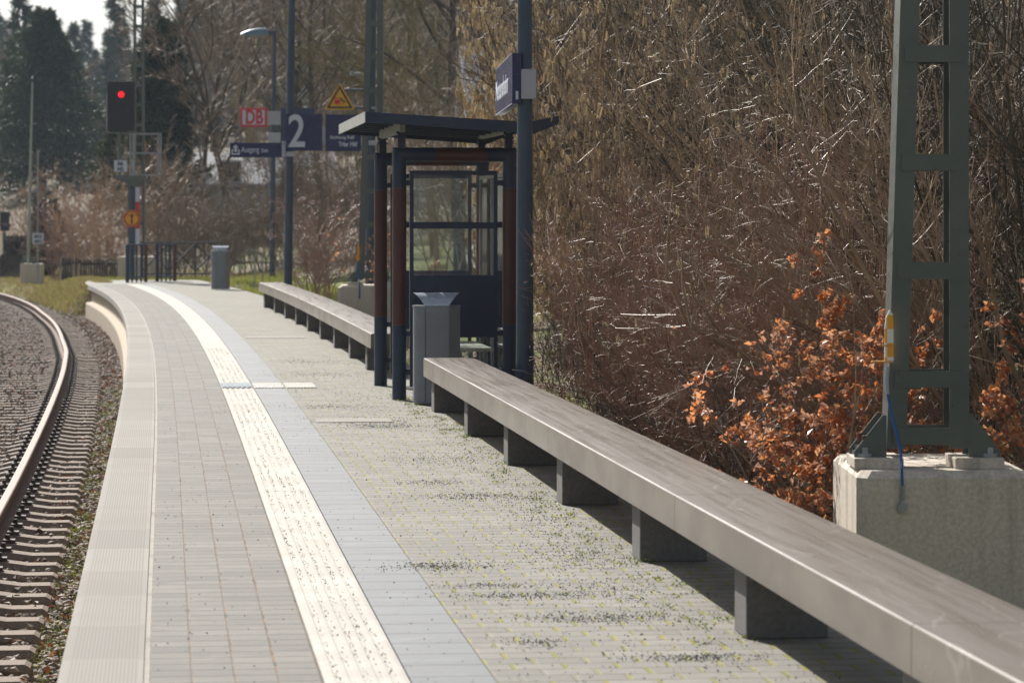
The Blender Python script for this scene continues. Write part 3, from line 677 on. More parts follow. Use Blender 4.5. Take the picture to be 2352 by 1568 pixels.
# ------------------------------------------------------------------ catenary masts
def flat_mast(name, X, Y, zt, wid, top, h, label, block, near=True):
    root = empty(name, (X, Y, 0)); tag(root, label, 'mast', 'green battened catenary masts')
    dp = .24; fl = .10; th = .012; bw = wid; n = 14
    def hw(z): return bw / 2 - (z - zt) * .0155
    def cx(z): return (z - zt) * .0150
    sk = (lambda z: (z - zt) * .0)
    zs = [zt + .10, zt + h]
    for s in (-1, 1):
        leg = MB()
        for (xa, xb, ya, yb) in ((0, fl, 0, th), (0, fl, dp - th, dp), (0, th, th, dp - th)):
            V = []
            for z in zs:
                e = s * hw(z) + cx(z); x0, x1 = e - s * xa, e - s * xb
                for (x, y) in ((x0, ya), (x1, ya), (x1, yb), (x0, yb)): V.append((x, y, z))
            leg.add(V, [(0, 1, 2, 3), (7, 6, 5, 4), (0, 4, 5, 1), (1, 5, 6, 2), (2, 6, 7, 3), (3, 7, 4, 0)])
        leg.build('leg', M['mast_green'], root)
        MB().add([(s * (hw(zs[0]) + .003), .02, zs[0]), (s * (hw(zs[0]) + .003), dp - .02, zs[0]), (s * (hw(zs[1]) + .003), dp - .02, zs[1]), (s * (hw(zs[1]) + .003), .02, zs[1]),
                  (s * hw(zs[0]), .02, zs[0]), (s * hw(zs[0]), dp - .02, zs[0]), (s * hw(zs[1]), dp - .02, zs[1]), (s * hw(zs[1]), .02, zs[1])],
                 [(0, 1, 2, 3), (0, 4, 5, 1), (1, 5, 6, 2), (2, 6, 7, 3), (3, 7, 4, 0)]) if False else None
    pitch = .556; z = zt + .12; k = 0
    while z < zt + h - .1:
        bt = MB(); hh = .085
        for yy_ in (-.008, dp - .004):
            w_ = hw(z) - .03; MB().box(cx(z) - w_, cx(z) + w_, yy_, yy_ + .012, z, z + hh).build('batten', M['mast_green'], root)
        z += (.29 if k == 0 else pitch) ; k += 1
    # foot gussets, base plates, bolts
    for s in (-1, 1):
        e = s * hw(zt + .1)
        for yy_ in (.0, dp - .012):
            g = MB()
            V = [(e, yy_, zt + .05), (e + s * .165, yy_, zt + .05), (e + s * .165, yy_, zt + .085), (e + s * .02, yy_, zt + .27), (e, yy_, zt + .27)]
            V2 = [(x, y + .012, z_) for (x, y, z_) in V]; n_ = 5
            g.add(V + V2, [tuple(range(5))[::-1], tuple(range(5, 10))] + [(i, (i + 1) % 5, (i + 1) % 5 + 5, i + 5) for i in range(5)])
            g.build('gusset', M['mast_green'], root)
        ft = MB().box(min(e - s * .08, e + s * .172), max(e - s * .08, e + s * .172), -.07, dp + .07, zt + .0, zt + .055, .006); ft.build('footing_pad', M['concrete'], root)
        for yy_ in (-.02 + .04, dp - .02):
            bo = MB().tube([(e + s * .11, yy_, zt + .056), (e + s * .11, yy_, zt + .075)], .045, 14); bo.tube([(e + s * .11, yy_, zt + .075), (e + s * .11, yy_, zt + .105)], .028, 6)
            bb = bo.build('washer', M['galv'], root, True)
            MB().tube([(e + s * .11, yy_, zt + .105), (e + s * .11, yy_, zt + .165)], .016, 8).build('bolt', M['rust'], bb, True)
    # foundation block
    x0, x1, y0, y1 = block; c = .05
    poly = [(x0 + c, y0), (x1 - c, y0), (x1, y0 + c), (x1, y1 - c), (x1 - c, y1), (x0 + c, y1), (x0, y1 - c), (x0, y0 + c)]
    fb = MB(); V = [(p[0], p[1], -1.0) for p in poly] + [(p[0], p[1], zt - .035) for p in poly]
    cx, cy = (x0 + x1) / 2, (y0 + y1) / 2
    V += [(cx + (p[0] - cx) * (1 - .07), cy + (p[1] - cy) * (1 - .07), zt) for p in poly]
    Fs = [(i, (i + 1) % 8, (i + 1) % 8 + 8, i + 8) for i in range(8)] + [(i + 8, (i + 1) % 8 + 8, (i + 1) % 8 + 16, i + 16) for i in range(8)] + [tuple(range(16, 24)), tuple(range(8))[::-1]]
    fb.add(V, Fs); fb.build('foundation_block', M['concrete'], root)
    return root, hw
MX, MY, MZ = 2.13, 15.75, .43
mast1, hw1 = flat_mast('catenary_mast', MX, MY, MZ - .0, .425, 0, 6.6, 'large dark green catenary mast on a concrete block beside the foreground bench', (-.385, .50, -.22, 1.0))
# checkered marker bracket with earthing cable
ex1 = -hw1(1.2) + .012
mk = MB()
prof = [(-.012, 0), (-.012, .17), (-.006, .22), (.012, .26), (.028, .24), (.032, .18), (.032, 0)]
mkm = N('orange_white_checks', (1, .5, .02), .4); vv = mkm.coords(); sp_ = mkm.sep(vv)
ck = mkm.n('ShaderNodeTexChecker'); mkm.l(mkm.comb(mkm.math('ADD', sp_[0], .0), 0.5, mkm.math('ADD', sp_[2], .0)), ck.inputs[0]); ck.inputs['Scale'].default_value = 14
ck.inputs[1].default_value = (.85, .36, .01, 1); ck.inputs[2].default_value = (.78, .76, .70, 1); mkm.color(ck.outputs[0])
mkz = .98
mp_ = MB(); 
for (ya, yb) in ((-.03, .03),):
    mp_.prism([(ex1 + p[0] - .025, mkz + p[1]) for p in prof], -.05, -.035, 'y')
mpo = mp_.build('checkered_marker', mkm.m, mast1)
tabm = painted('marker_tab_orange', (.60, .30, .06), .45, .1, 4, bump=0)
MB().box(ex1 - .105, ex1 + .007, -.06, -.02, mkz - .008, mkz + .0).box(ex1 - .07, ex1 + .0, -.055, -.05, mkz + .075, mkz + .083).build('marker_tab', tabm, mast1)
cab = [(ex1 - .02, -.04, mkz - .03), (ex1 - .028, -.05, mkz - .10), (ex1 - .024, -.06, mkz - .17), (ex1 - .004, -.07, mkz - .28), (ex1 + .022, -.09, mkz - .38), (ex1 + .03, -.16, mkz - .46), (ex1 + .026, -.235, mkz - .53), (ex1 + .03, -.235, mkz - .66)]
MB().tube(cab, .0075, 8).build('earthing_cable', M['cable'], mast1, True)
MB().tube([cab[0], cab[1], cab[2]], .0105, 8).build('cable_lug', M['galv'], mast1, True)
MB().tube([(ex1 + .03, -.235, mkz - .62), (ex1 + .03, -.235, mkz - .70)], .010, 8).tube([(ex1 + .03, -.222, mkz - .73), (ex1 + .03, -.245, mkz - .73)], .026, 12).build('cable_lug', M['galv'], mast1, True)
FX, FY, FZ = -2.35, 51.0, .57
mast2, hw2 = flat_mast('catenary_mast', FX, FY, FZ, .425, 0, 6.8, 'distant green catenary mast on a small concrete block behind the far bench', (-.54, .9, -.22, .9))
e2 = -hw2(2)
MB().prism([(e2 - .03, .98), (e2 - .03, 1.2), (e2 - .01, 1.25), (e2 + .01, 1.2), (e2 + .01, .98)], -.05, -.035, 'y').build('marker', M['orange'], mast2)
MB().tube([(e2 - .02, -.05, .96), (e2 - .03, -.06, .80), (e2 + .02, -.1, .68), (e2 + .02, -.23, .56), (e2 + .02, -.23, .36)], .012, 8).build('earthing_cable', M['cable'], mast2, True)
for (zz, s) in ((4.07, -1), (3.40, 1)):
    MB().tube([(s * .16, -.03, zz), (s * .30, -.06, zz + .0)], .03, 8).tube([(s * .30, -.06, zz - .03), (s * .30, -.06, zz + .05)], .04, 8).build('clamp', M['galv'], mast2, True)

# ------------------------------------------------------------------ station-name sign on its pole
sp1 = empty('sign_pole', (.108, 26.0, 0)); tag(sp1, 'tall round blue grey pole by the shelter carrying the station name board', 'sign post')
MB().tube([(0, 0, -.1), (0, 0, 2.5), (0, 0, 7.5)], .079, 28, r1=.05).build('pole', M['steel_blue'], sp1, True)
ang = math.atan2(-.148 - .004, 3.0)
Mb = Matrix.Translation((-.105, -.12, 0)) @ Matrix.Rotation(.0515, 4, 'Z')
bd = MB().box(-.001, .075, 0, 3.0, 2.665, 3.09, M=Mb).build('name_board', M['sign_blue'], sp1)
MB().box(-.006, -.0015, -.003, 3.003, 2.662, 2.668, M=Mb).box(-.006, -.0015, -.003, 3.003, 3.087, 3.093, M=Mb).build('board_trim', M['bracket_grey'], bd)
t_ = text_obj('lettering', 'Nettersheim', .25, M['sign_white'], bd, (0, 0, 0), (0, 0, 0), width=2.25, bold=.006)
t_.matrix_local = Mb @ Matrix.Translation((-.004, 2.92, 2.79)) @ Matrix.Rotation(R(-90), 4, 'Z') @ Matrix.Rotation(R(90), 4, 'X')
MB().box(.028, .05, -.003, -.0012, 2.70, 2.77, M=Mb).build('sticker', M['sign_white'], bd)
MB().box(-.03, .094, -.135, .12, 2.705, 2.955, .004).build('bracket', M['bracket_grey'], sp1)

# ------------------------------------------------------------------ signs at about 58 m
D = 58.0; K_ = D / 7060
def loc(px, py, root): p = P(px, py, root.location.y); return p - root.location
def panel(root, x0, x1, y0, y1, mat, name, yo=-.09, th=.04, b=.004, parent=None):
    a_ = loc(x0, y1, root); c = loc(x1, y0, root)
    return MB().box(a_.x, c.x, yo - th, yo, a_.z, c.z, b).build(name, mat, parent or root)
rp = empty('sign_pole', (P(667, 0, D).x, D, -.02)); tag(rp, 'slim blue grey pole with the large track number 2 and the exit sign', 'sign post')
MB().tube([(-.05, 0, 0), (0.0, 0, 4), (.045, 0, 7.0)], .082, 18, r1=.066).build('pole', M['steel_blue'], rp, True)
pn = panel(rp, 657.5, 741, 262.5, 347, M['sign_blue'], 'number_board')
a_ = loc(662, 342, rp)
text_obj('numeral', '2', .86, M['sign_white'], pn, (a_.x + .0, -.132, loc(0, 337, rp).z), (R(90), 0, 0), width=38 * K_, bold=.012)
ep = panel(rp, 529, 648, 328, 362, M['sign_blue'], 'exit_sign', yo=-.03)
text_obj('lettering', 'Ausgang', .15, M['sign_white'], ep, tuple(loc(555, 350, rp) + Vector((0, -.072, 0))), (R(90), 0, 0), width=41 * K_, bold=.001)
text_obj('lettering', 'Exit', .10, M['sign_white'], ep, tuple(loc(601, 350, rp) + Vector((0, -.072, 0))), (R(90), 0, 0), width=15 * K_, bold=.002)
ar = MB(); c0 = loc(542, 346, rp)
ar.prism([(c0.x - .022, c0.z - .03), (c0.x + .022, c0.z - .03), (c0.x + .022, c0.z + .055), (c0.x + .055, c0.z + .055), (c0.x, c0.z + .11), (c0.x - .055, c0.z + .055), (c0.x - .022, c0.z + .055)], -.074, -.0705, 'y')
for (xa, xb, za, zb2) in ((-.075, -.05, -.08, .02), (.05, .075, -.08, .02), (-.05, .05, -.08, -.055), (-.05, -.034, .0, .02), (.034, .05, .0, .02)): ar.box(c0.x + xa, c0.x + xb, -.0735, -.0705, c0.z + za, c0.z + zb2)
ar.build('exit_symbol', M['sign_white'], ep)
br = MB(); 
for (x0, x1, y0, y1) in ((648.5, 656.5, 333, 360), (658, 677, 348.5, 360), (741.5, 747.5, 292, 332)):
    a_ = loc(x0, y1, rp); c = loc(x1, y0, rp); MB().box(a_.x, c.x, -.10, .03, a_.z, c.z, .003).build('bracket', M['bracket_grey'], rp)
dp_ = empty('sign_pole', (P(853, 0, D).x, D, -.02)); tag(dp_, 'blue grey pole behind the shelter roof with the direction board and yellow warning triangle', 'sign post')
MB().tube([(-.03, 0, 0), (0.0, 0, 4), (.04, 0, 7.0)], .090, 18, r1=.062).build('pole', M['steel_blue'], dp_, True)
pn = panel(dp_, 748.5, 830, 263.5, 348, M['sign_blue'], 'direction_board')
text_obj('lettering', 'Trier Hbf', .12, M['sign_white'], pn, tuple(loc(779, 336.5, dp_) + Vector((0, -.132, 0))), (R(90), 0, 0), width=43 * K_, bold=.004)
text_obj('lettering', 'Richtung Kall', .085, M['sign_white'], pn, tuple(loc(759, 319.5, dp_) + Vector((0, -.132, 0))), (R(90), 0, 0), width=54 * K_, bold=.002)
br = MB()
for (x0, x1, y0, y1) in ((830.5, 841, 323, 334), (842, 863, 323, 334)):
    a_ = loc(x0, y1, dp_); c = loc(x1, y0, dp_); MB().box(a_.x, c.x, -.10, .03, a_.z, c.z, .003).build('bracket', M['bracket_grey'], dp_)
def tri(px, top, bot, hw_, k, y0, y1, mat, name, parent, rad=.03):
    c = loc(px, (top + bot) / 2, dp_); H = (bot - top) * K_; W = hw_ * K_
    pts = [(-W, -H / 2), (W, -H / 2), (0, H / 2)]; poly = []
    for i in range(3):
        p = Vector(pts[i]); a_ = (Vector(pts[i - 1]) - p).normalized(); b_ = (Vector(pts[(i + 1) % 3]) - p).normalized(); rr = rad * 1.6
        for u in np.linspace(0, 1, 5): q = (p + a_ * rr) * (1 - u) ** 2 + p * 2 * u * (1 - u) + (p + b_ * rr) * u * u; poly.append((c.x + q.x * k, c.z + q.y * k))
    return MB().prism(poly, y0, y1, 'y').build(name, mat, parent)
wt = tri(781.5, 191, 253, 36, 1, -.20, -.17, M['yellow'], 'warning_triangle', dp_)
tri(781.5, 197.5, 250, 30, 1, -.204, -.2005, M['black'], 'triangle_border', wt, .015)
tri(781.5, 205.5, 246, 23, 1, -.2075, -.2045, M['yellow'], 'triangle_field', wt, .006)
c0 = loc(779, 234, dp_); tr_ = MB()
tr_.box(c0.x - .075, c0.x + .03, -.211, -.208, c0.z - .045, c0.z + .03).box(c0.x - .065, c0.x + .02, -.211, -.208, c0.z + .055, c0.z + .068).box(c0.x - .075, c0.x - .062, -.211, -.208, c0.z + .03, c0.z + .06).box(c0.x + .017, c0.x + .03, -.211, -.208, c0.z + .03, c0.z + .06)
tr_.box(c0.x - .06, c0.x + .02, -.211, -.208, c0.z - .06, c0.z - .05).box(c0.x + .05, c0.x + .065, -.211, -.208, c0.z - .075, c0.z - .045).box(c0.x + .05, c0.x + .12, -.2105, -.2085, c0.z - .05, c0.z - .04)
tr_.build('train_symbol', M['red'], wt)
ps = MB().tube([(c0.x + .05, -.211, c0.z + .045), (c0.x + .09, -.211, c0.z + .0)], .011, 6).tube([(c0.x + .04, -.211, c0.z + .015), (c0.x + .07, -.211, c0.z + .025), (c0.x + .075, -.211, c0.z + .06)], .006, 6)
ps.tube([(c0.x + .09, -.211, c0.z), (c0.x + .12, -.211, c0.z + .012), (c0.x + .14, -.211, c0.z - .015)], .008, 6).tube([(c0.x + .09, -.211, c0.z), (c0.x + .10, -.211, c0.z - .035)], .008, 6).tube([(c0.x + .042, -.212, c0.z + .06), (c0.x + .042, -.208, c0.z + .06)], .013, 8)
ps.build('falling_person_symbol', M['black'], wt)
for py in (207.5, 248.5):
    a_ = loc(790, py, dp_); MB().tube([(a_.x, -.14, a_.z), (.0, -.10, a_.z)], .022, 8).build('arm', M['steel_blue'], dp_, True)
    MB().tube([(.005, 0, a_.z - .022), (.005, 0, a_.z + .022)], .092, 18).build('clamp', M['bracket_grey'], dp_, True)

# ------------------------------------------------------------------ lamp with DB sign
DL = 84.0; KL = DL / 7060
lp = empty('lamp_post', (P(627, 0, DL).x, DL, 0)); tag(lp, 'street lamp on a slim pole carrying the red and white DB sign', 'street lamp')
ztop = P(0, 72, DL).z
MB().tube([(-.02, 0, -.1), (0, 0, 3.5), (.04, 0, ztop)], .085, 14, r1=.05).build('pole', M['steel_blue'], lp, True)
a_ = loc(635, 76, lp); b_ = loc(612, 76, lp); hd = MB().box(b_.x, a_.x, -.05, .05, a_.z - .05, a_.z + .05, .01); hd.build('arm', M['steel_blue'], lp)
V = []; n = 12
for i in range(n + 1):
    u = i / n; x = loc(553 + (617 - 553) * u, 0, lp).x; hz = (math.sin(math.pi * min(1, .06 + u * .62)) ** .8) * .20 + .005; wd = .14 * math.sin(math.pi * min(1, .12 + u * .62)) + .02
    for j in range(9):
        an = math.pi * j / 8; V.append((x, math.cos(an) * wd, loc(0, 82, lp).z + math.sin(an) * hz))
Fs = [(i * 9 + j, i * 9 + j + 1, (i + 1) * 9 + j + 1, (i + 1) * 9 + j) for i in range(n) for j in range(8)] + [(i * 9 + 8, i * 9, (i + 1) * 9, (i + 1) * 9 + 8) for i in range(n)] + [tuple(range(9)), tuple(n * 9 + j for j in range(9))[::-1]]
mm = MB(); mm.add(V, Fs); mm.build('lamp_head', painted('lamp_head_metal', (.16, .22, .27), .35, .1, 3, .3), lp, True)
db = panel(lp, 553, 614.5, 248.5, 292.5, M['red'], 'db_sign', yo=-.14, b=.012)
panel(lp, 558.2, 609.3, 253.7, 287.3, M['sign_white'], 'sign_face', yo=-.1805, th=.004, b=0, parent=db)
text_obj('lettering', 'DB', .52, M['red'], db, tuple(loc(564.5, 284.5, lp) + Vector((0, -.1905, 0))), (R(90), 0, 0), width=40 * KL, bold=.016)
nb = panel(lp, 645.5, 722, 248, 346, M['sign_blue'], 'name_board', yo=-.05)
text_obj('lettering', 'Nettersheim', .16, M['sign_white'], nb, tuple(loc(648, 333, lp) + Vector((0, -.093, 0))), (R(90), 0, 0), width=70 * KL, bold=.004)
br = MB()
for (x0, x1, y0, y1) in ((615, 645, 256, 287), (617, 645, 305, 328)):
    a_ = loc(x0, y1, lp); c = loc(x1, y0, lp); MB().box(a_.x, c.x, -.12, .05, a_.z, c.z, .004).build('bracket', M['bracket_grey'], lp)

# ------------------------------------------------------------------ signal group near the platform end
DS = 82.5; KS = DS / 7060
sg = empty('railway_signal', (P(303, 0, DS).x, DS, 0)); tag(sg, 'black railway signal showing one red light beside the track', 'signal')
def sbox(root, x0, x1, y0, y1, ya, yb, name, mat, b=.0, parent=None):
    a_ = loc(x0, y1, root); c = loc(x1, y0, root); return MB().box(a_.x, c.x, ya, yb, a_.z, c.z, b).build(name, mat, parent or root)
hs = sbox(sg, 250, 311, 188, 302, -.30, -.05, 'housing', M['housing'], .01)
def disc(root, px, py, r, ya, yb, name, mat, parent, n=24):
    c = loc(px, py, root); return MB().tube([(c.x, ya, c.z), (c.x, yb, c.z)], r * root.location.y / 7060, n).build(name, mat, parent, True)
disc(sg, 282, 218.5, 6.8, -.335, -.30, 'red_lens', M['red_lamp'], hs)
disc(sg, 282, 243, 8.5, -.36, -.30, 'lamp_visor', M['black'], hs); disc(sg, 282, 270, 6, -.34, -.30, 'lamp_visor', M['black'], hs)
c0 = loc(282, 218.5, sg); V = []
for i in range(13):
    an = math.pi * i / 12
    for (rr, yy_) in ((9.5, -.30), (9.5, -.42), (8.7, -.42), (8.7, -.30)): V.append((c0.x + math.cos(an) * rr * KS, yy_, c0.z + math.sin(an) * rr * KS))
mm = MB(); mm.add(V, [(i * 4 + j, i * 4 + (j + 1) % 4, i * 4 + 4 + (j + 1) % 4, i * 4 + 4 + j) for i in range(12) for j in range(4)]); mm.build('visor', M['black'], hs)
MB().tube([tuple(loc(277, 302, sg) + Vector((0, -.15, 0))), tuple(loc(276, 404, sg) + Vector((0, -.15, 0)))], .045, 10).build('upper_tube', M['mast_green'], sg, True)
MB().tube([tuple(loc(246.5, 215, sg) + Vector((0, -.1, 0))), tuple(loc(246.5, 305, sg) + Vector((0, -.1, 0)))], .02, 6).tube([tuple(loc(246.5, 305, sg) + Vector((0, -.1, 0))), tuple(loc(300, 307, sg) + Vector((0, -.1, 0)))], .02, 6).build('ladder_rail', M['galv'], sg, True)
# service basket
bk = MB()
for (x, y) in ((303, -.35), (303, .25), (367, -.35), (367, .25), (313, -.35)): bk.tube([tuple(loc(x, 307, sg) + Vector((0, y, 0))), tuple(loc(x, 404, sg) + Vector((0, y, 0)))], .022, 6)
for z in (308, 352, 402):
    for (xa, ya, xb, yb) in ((303, -.35, 367, -.35), (303, .25, 367, .25), (303, -.35, 303, .25), (367, -.35, 367, .25)): bk.tube([tuple(loc(xa, z, sg) + Vector((0, ya, 0))), tuple(loc(xb, z, sg) + Vector((0, yb, 0)))], .02, 6)
bk.build('service_basket', M['galv'], sg, True)
nm = sbox(sg, 266.5, 296, 369, 395, -.40, -.38, 'number_plate', M['sign_white'])
text_obj('lettering', '56', .14, M['black'], nm, tuple(loc(274, 380.5, sg) + Vector((0, -.404, 0))), (R(90), 0, 0), width=13 * KS, bold=.006)
text_obj('lettering', 'N2', .14, M['black'], nm, tuple(loc(274, 393, sg) + Vector((0, -.404, 0))), (R(90), 0, 0), width=14 * KS, bold=.006)
c1 = loc(262, 403, sg); c2 = loc(328, 412, sg)
MB().box(c1.x, c2.x, -.3, .2, c2.z, c1.z).prism([(loc(268, 0, sg).x, c2.z), (c2.x, c2.z), (loc(316, 0, sg).x, loc(0, 428, sg).z), (loc(304, 0, sg).x, loc(0, 428, sg).z), (loc(290, 0, sg).x, loc(0, 420, sg).z)], -.2, .1, 'y').build('platform_bracket', M['mast_green'], sg)
MB().tube([(0, .0, -.1), (0, 0, loc(0, 412, sg).z)], .075, 12).tube([(-.09, .05, 0), (-.09, .05, loc(0, 412, sg).z)], .02, 6).build('pole', M['steel_blue'], sg, True)
for k, (ya, yb, mt) in enumerate(((430, 463, M['sign_white']), (463.3, 525, M['red']), (525.3, 566, M['sign_white']))): sbox(sg, 313, 322, ya, yb, -.16, -.145, 'mast_plate', mt)
os_ = disc(sg, 305.5, 502, 20, -.26, -.235, 'round_sign', M['red'], sg, 32); disc(sg, 305.5, 502, 19.3, -.2615, -.2602, 'round_sign_edge', M['orange'], os_, 32); disc(sg, 305.5, 502, 18, -.263, -.2616, 'round_sign_ring', painted('dull_red', (.28, .03, .015), .5, .1), os_, 32); disc(sg, 305.5, 502, 15, -.266, -.2632, 'round_sign_field', M['orange'], os_, 32)
sy = MB(); c0 = loc(305.5, 502, sg)
sy.box(c0.x - .165, c0.x + .165, -.2685, -.2665, c0.z + .075, c0.z + .087).box(c0.x - .022, c0.x + .022, -.2685, -.2665, c0.z - .15, c0.z + .075).box(c0.x - .03, c0.x + .03, -.2685, -.2665, c0.z + .087, c0.z + .125); sy.build('symbol', M['black'], os_)

DM = 87.0
def lattice(x, y, h, w0, w1, name, label, block, z0=0.0, zt=None):
    root = empty(name, (x, y, 0)); tag(root, label, 'mast')
    zt = .75 if zt is None else zt
    for s in (-1, 1):
        MB().add([(s * w0 / 2, 0, zt), (s * (w0 / 2 - .07), 0, zt), (s * (w0 / 2 - .07), .2, zt), (s * w0 / 2, .2, zt), (s * w1 / 2, 0, h), (s * (w1 / 2 - .06), 0, h), (s * (w1 / 2 - .06), .2, h), (s * w1 / 2, .2, h)],
                 [(0, 1, 2, 3), (4, 5, 6, 7), (0, 1, 5, 4), (1, 2, 6, 5), (2, 3, 7, 6), (3, 0, 4, 7)]) if False else None
        m_ = MB(); m_.add([(s * w0 / 2, 0, zt), (s * (w0 / 2 - .07), 0, zt), (s * (w0 / 2 - .07), .2, zt), (s * w0 / 2, .2, zt), (s * w1 / 2, 0, h), (s * (w1 / 2 - .06), 0, h), (s * (w1 / 2 - .06), .2, h), (s * w1 / 2, .2, h)],
                          [(3, 2, 1, 0), (4, 5, 6, 7), (0, 1, 5, 4), (1, 2, 6, 5), (2, 3, 7, 6), (3, 0, 4, 7)]); m_.build('leg', M['mast_green'], root)
    z = zt + .3
    while z < h:
        u = (z - zt) / (h - zt); ww = (w0 + (w1 - w0) * u) / 2 - .05; MB().box(-ww, ww, -.006, .006, z, z + .09).build('batten', M['mast_green'], root); z += .556
    if block:
        x0, x1, y0, y1 = block; MB().box(x0, x1, y0, y1, -1, zt - .05, .03).build('foundation_block', M['concrete'], root)
    return root
lm = lattice(P(318, 0, DM).x, DM, 9.5, .34, .27, 'catenary_mast', 'battened catenary mast standing directly behind the red signal', (-.56, .40, -.2, .7), zt=.62)
DP = 99.5
lm2 = lattice(P(75, 0, DP).x, DP, 6.0, .34, .30, 'catenary_mast', 'thin pale catenary pole on a concrete block left of the wooden fence', None, zt=.30) if False else empty('catenary_mast', (P(71, 0, DP).x, DP, 0))
tag(lm2, 'thin pale mast on a concrete block beside the track at far left', 'mast')
MB().tube([(-.09, 0, .15), (.05, 0, 6.05)], .055, 8, r1=.03).build('pole', M['mast_pale'], lm2, True)
for z in (4.7, 3.15): MB().tube([(-.1 + z * .02, 0, z), (.09 + z * .02, 0, z)], .025, 6).build('clamp', M['galv'], lm2, True)
for s in (-1, 1): MB().prism([(s * .13 - .10, .18), (s * .26 - .10, .18), (s * .02 - .09, .62)], -.02, .02, 'y').build('gusset', M['mast_green'], lm2)
MB().box(loc(48, 0, lm2).x, loc(97, 0, lm2).x, -.15, .45, -1, .18, .03).build('foundation_block', M['concrete'], lm2)
kp = empty('kilometre_sign', (P(87, 0, 97).x, 97, 0)); tag(kp, 'small white number plate on a thin grey post in front of the concrete block', 'sign')
MB().tube([(0, 0, -.8), (0, 0, P(0, 345, 97).z)], .028, 8).build('post', M['galv'], kp, True)
MB().tube([tuple(loc(74, 441, kp)), tuple(loc(92, 441, kp))], .03, 6).build('crossarm', M['galv'], kp, True)
kn = sbox(kp, 74.5, 100.5, 535.5, 560, -.05, -.03, 'plate', M['sign_white'])
text_obj('lettering', '852', .13, M['black'], kn, tuple(loc(79, 546.5, kp) + Vector((0, -.053, 0))), (R(90), 0, 0), width=17 * 97 / 7060, bold=.004)
text_obj('lettering', '491', .13, M['black'], kn, tuple(loc(79, 558, kp) + Vector((0, -.053, 0))), (R(90), 0, 0), width=17 * 97 / 7060, bold=.004)
fs = empty('railway_signal', (P(10, 0, 118).x, 118, -.4)); tag(fs, 'small dark signal on a post at the left edge beyond the track', 'signal')
sbox(fs, 2, 22, 486, 530, -.2, .0, 'housing', M['housing'], .01); MB().tube([(0, 0, -.4), (0, 0, loc(0, 530, fs).z)], .07, 8).build('post', M['mast_green'], fs, True)
MB().box(loc(21, 0, fs).x, loc(26, 0, fs).x, -.28, -.02, loc(0, 497, fs).z, loc(0, 491, fs).z).box(loc(21, 0, fs).x, loc(26, 0, fs).x, -.28, -.02, loc(0, 520, fs).z, loc(0, 514, fs).z).build('visor', M['black'], fs)

# barriers at the platform end
def barrier(px, n, dx, d0, label):
    root = empty('barrier', (P(px, 0, d0).x, d0, 0)); tag(root, label, 'barrier', 'dark railings closing off the platform end')
    z1 = .97
    for k in range(n):
        x = k * dx; y = k * .22; last = k == n - 1
        r_ = .048 if (k == 0 or last) else .024
        MB().tube([(x, y, -.05), (x, y, z1)], r_, 10).build('post' if (k == 0 or last) else 'bar', M['shelter_blue'] if not last else M['shelter_brown'], root, True)
    w_ = (n - 1) * dx; 
    for zr in (z1, .13): MB().tube([(0, 0, zr), (w_, (n - 1) * .22, zr)], .025, 8).build('rail', M['shelter_blue'], root, True)
    return root
barrier(292.5, 5, .092, 79.2, 'dark blue and brown bar railing standing under the signal')
barrier(361, 5, .090, 80.3, 'dark bar railing to the right of the signal, left of the far bin')
root = empty('barrier', (P(327, 0, 85).x, 85, 0)); tag(root, 'long thin dark railing with crossed braces behind the far bin', 'barrier')
x1 = P(505, 0, 85).x - root.location.x
for z in (.98, .12): MB().tube([(0, 0, z), (x1, .6, z)], .020, 8).build('rail', M['shelter_blue'], root, True)
for k in range(3):
    a_ = x1 * k / 3; b_ = x1 * (k + 1) / 3
    MB().tube([(a_, .2 * k, .95), (b_, .2 * k + .2, .2)], .016, 6).build('brace', M['shelter_blue'], root, True)
    MB().tube([(a_, .2 * k, .2), (b_, .2 * k + .2, .95)], .022, 6).build('brace', M['shelter_blue'], root, True)
for k in range(4): MB().tube([(x1 * k / 3, .2 * k, -.3), (x1 * k / 3, .2 * k, .98)], .024, 8).build('post', M['shelter_blue'], root, True)
# small stand near the far bin
root = empty('lectern_stand', (P(590, 0, 77.5).x, 77.5, 0)); tag(root, 'thin grey metal stand with a slanted top near the far bin', 'stand')
MB().tube([(-.06, 0, -.1), (-.06, 0, .74)], .016, 8).tube([(.14, .1, -.1), (.14, .1, .72)], .016, 8).build('post', M['galv'], root, True)
M_ = Matrix.Translation((.02, .02, .80)) @ Matrix.Rotation(R(28), 4, 'Y') @ Matrix.Rotation(R(-12), 4, 'X'); MB().box(-.20, .20, -.13, .13, -.01, .012, .003, M=M_).build('sloping_top', M['galv'], root)

# ------------------------------------------------------------------ picket fences
def picket(px0, px1, d0, d1, ztop, zbot, label, n):
    root = empty('picket_fence', (P(px0, 0, d0).x, d0, 0)); tag(root, label, 'fence')
    X1 = P(px1, 0, d1).x - root.location.x; Y1 = d1 - d0; an = math.atan2(Y1, X1); L = math.hypot(X1, Y1)
    Mx = Matrix.Rotation(an, 4, 'Z'); pk = MB()
    for k in range(n):
        x = L * (k + .5) / n; h = ztop + rng.normal(0, .02); ww = L / n * .34; t = rng.normal(0, .012)
        pk.prism([(x - ww, zbot), (x + ww, zbot), (x + ww + t, h - .05), (x + t, h), (x - ww + t, h - .05)], -.03, -.01, 'y', Mx)
    pk.build('pickets', M['wood_dark'], root)
    MB().box(0, L, -.008, .03, ztop - .22, ztop - .14, M=Mx).box(0, L, -.008, .03, zbot + .18, zbot + .26, M=Mx).build('rails', M['wood_dark'], root)
    for k in range(int(L / 2) + 1): MB().box(k * 2.0, k * 2.0 + .10, .031, .13, zbot - .2, ztop + .02, M=Mx).build('post', M['wood_dark'], root)
    return root
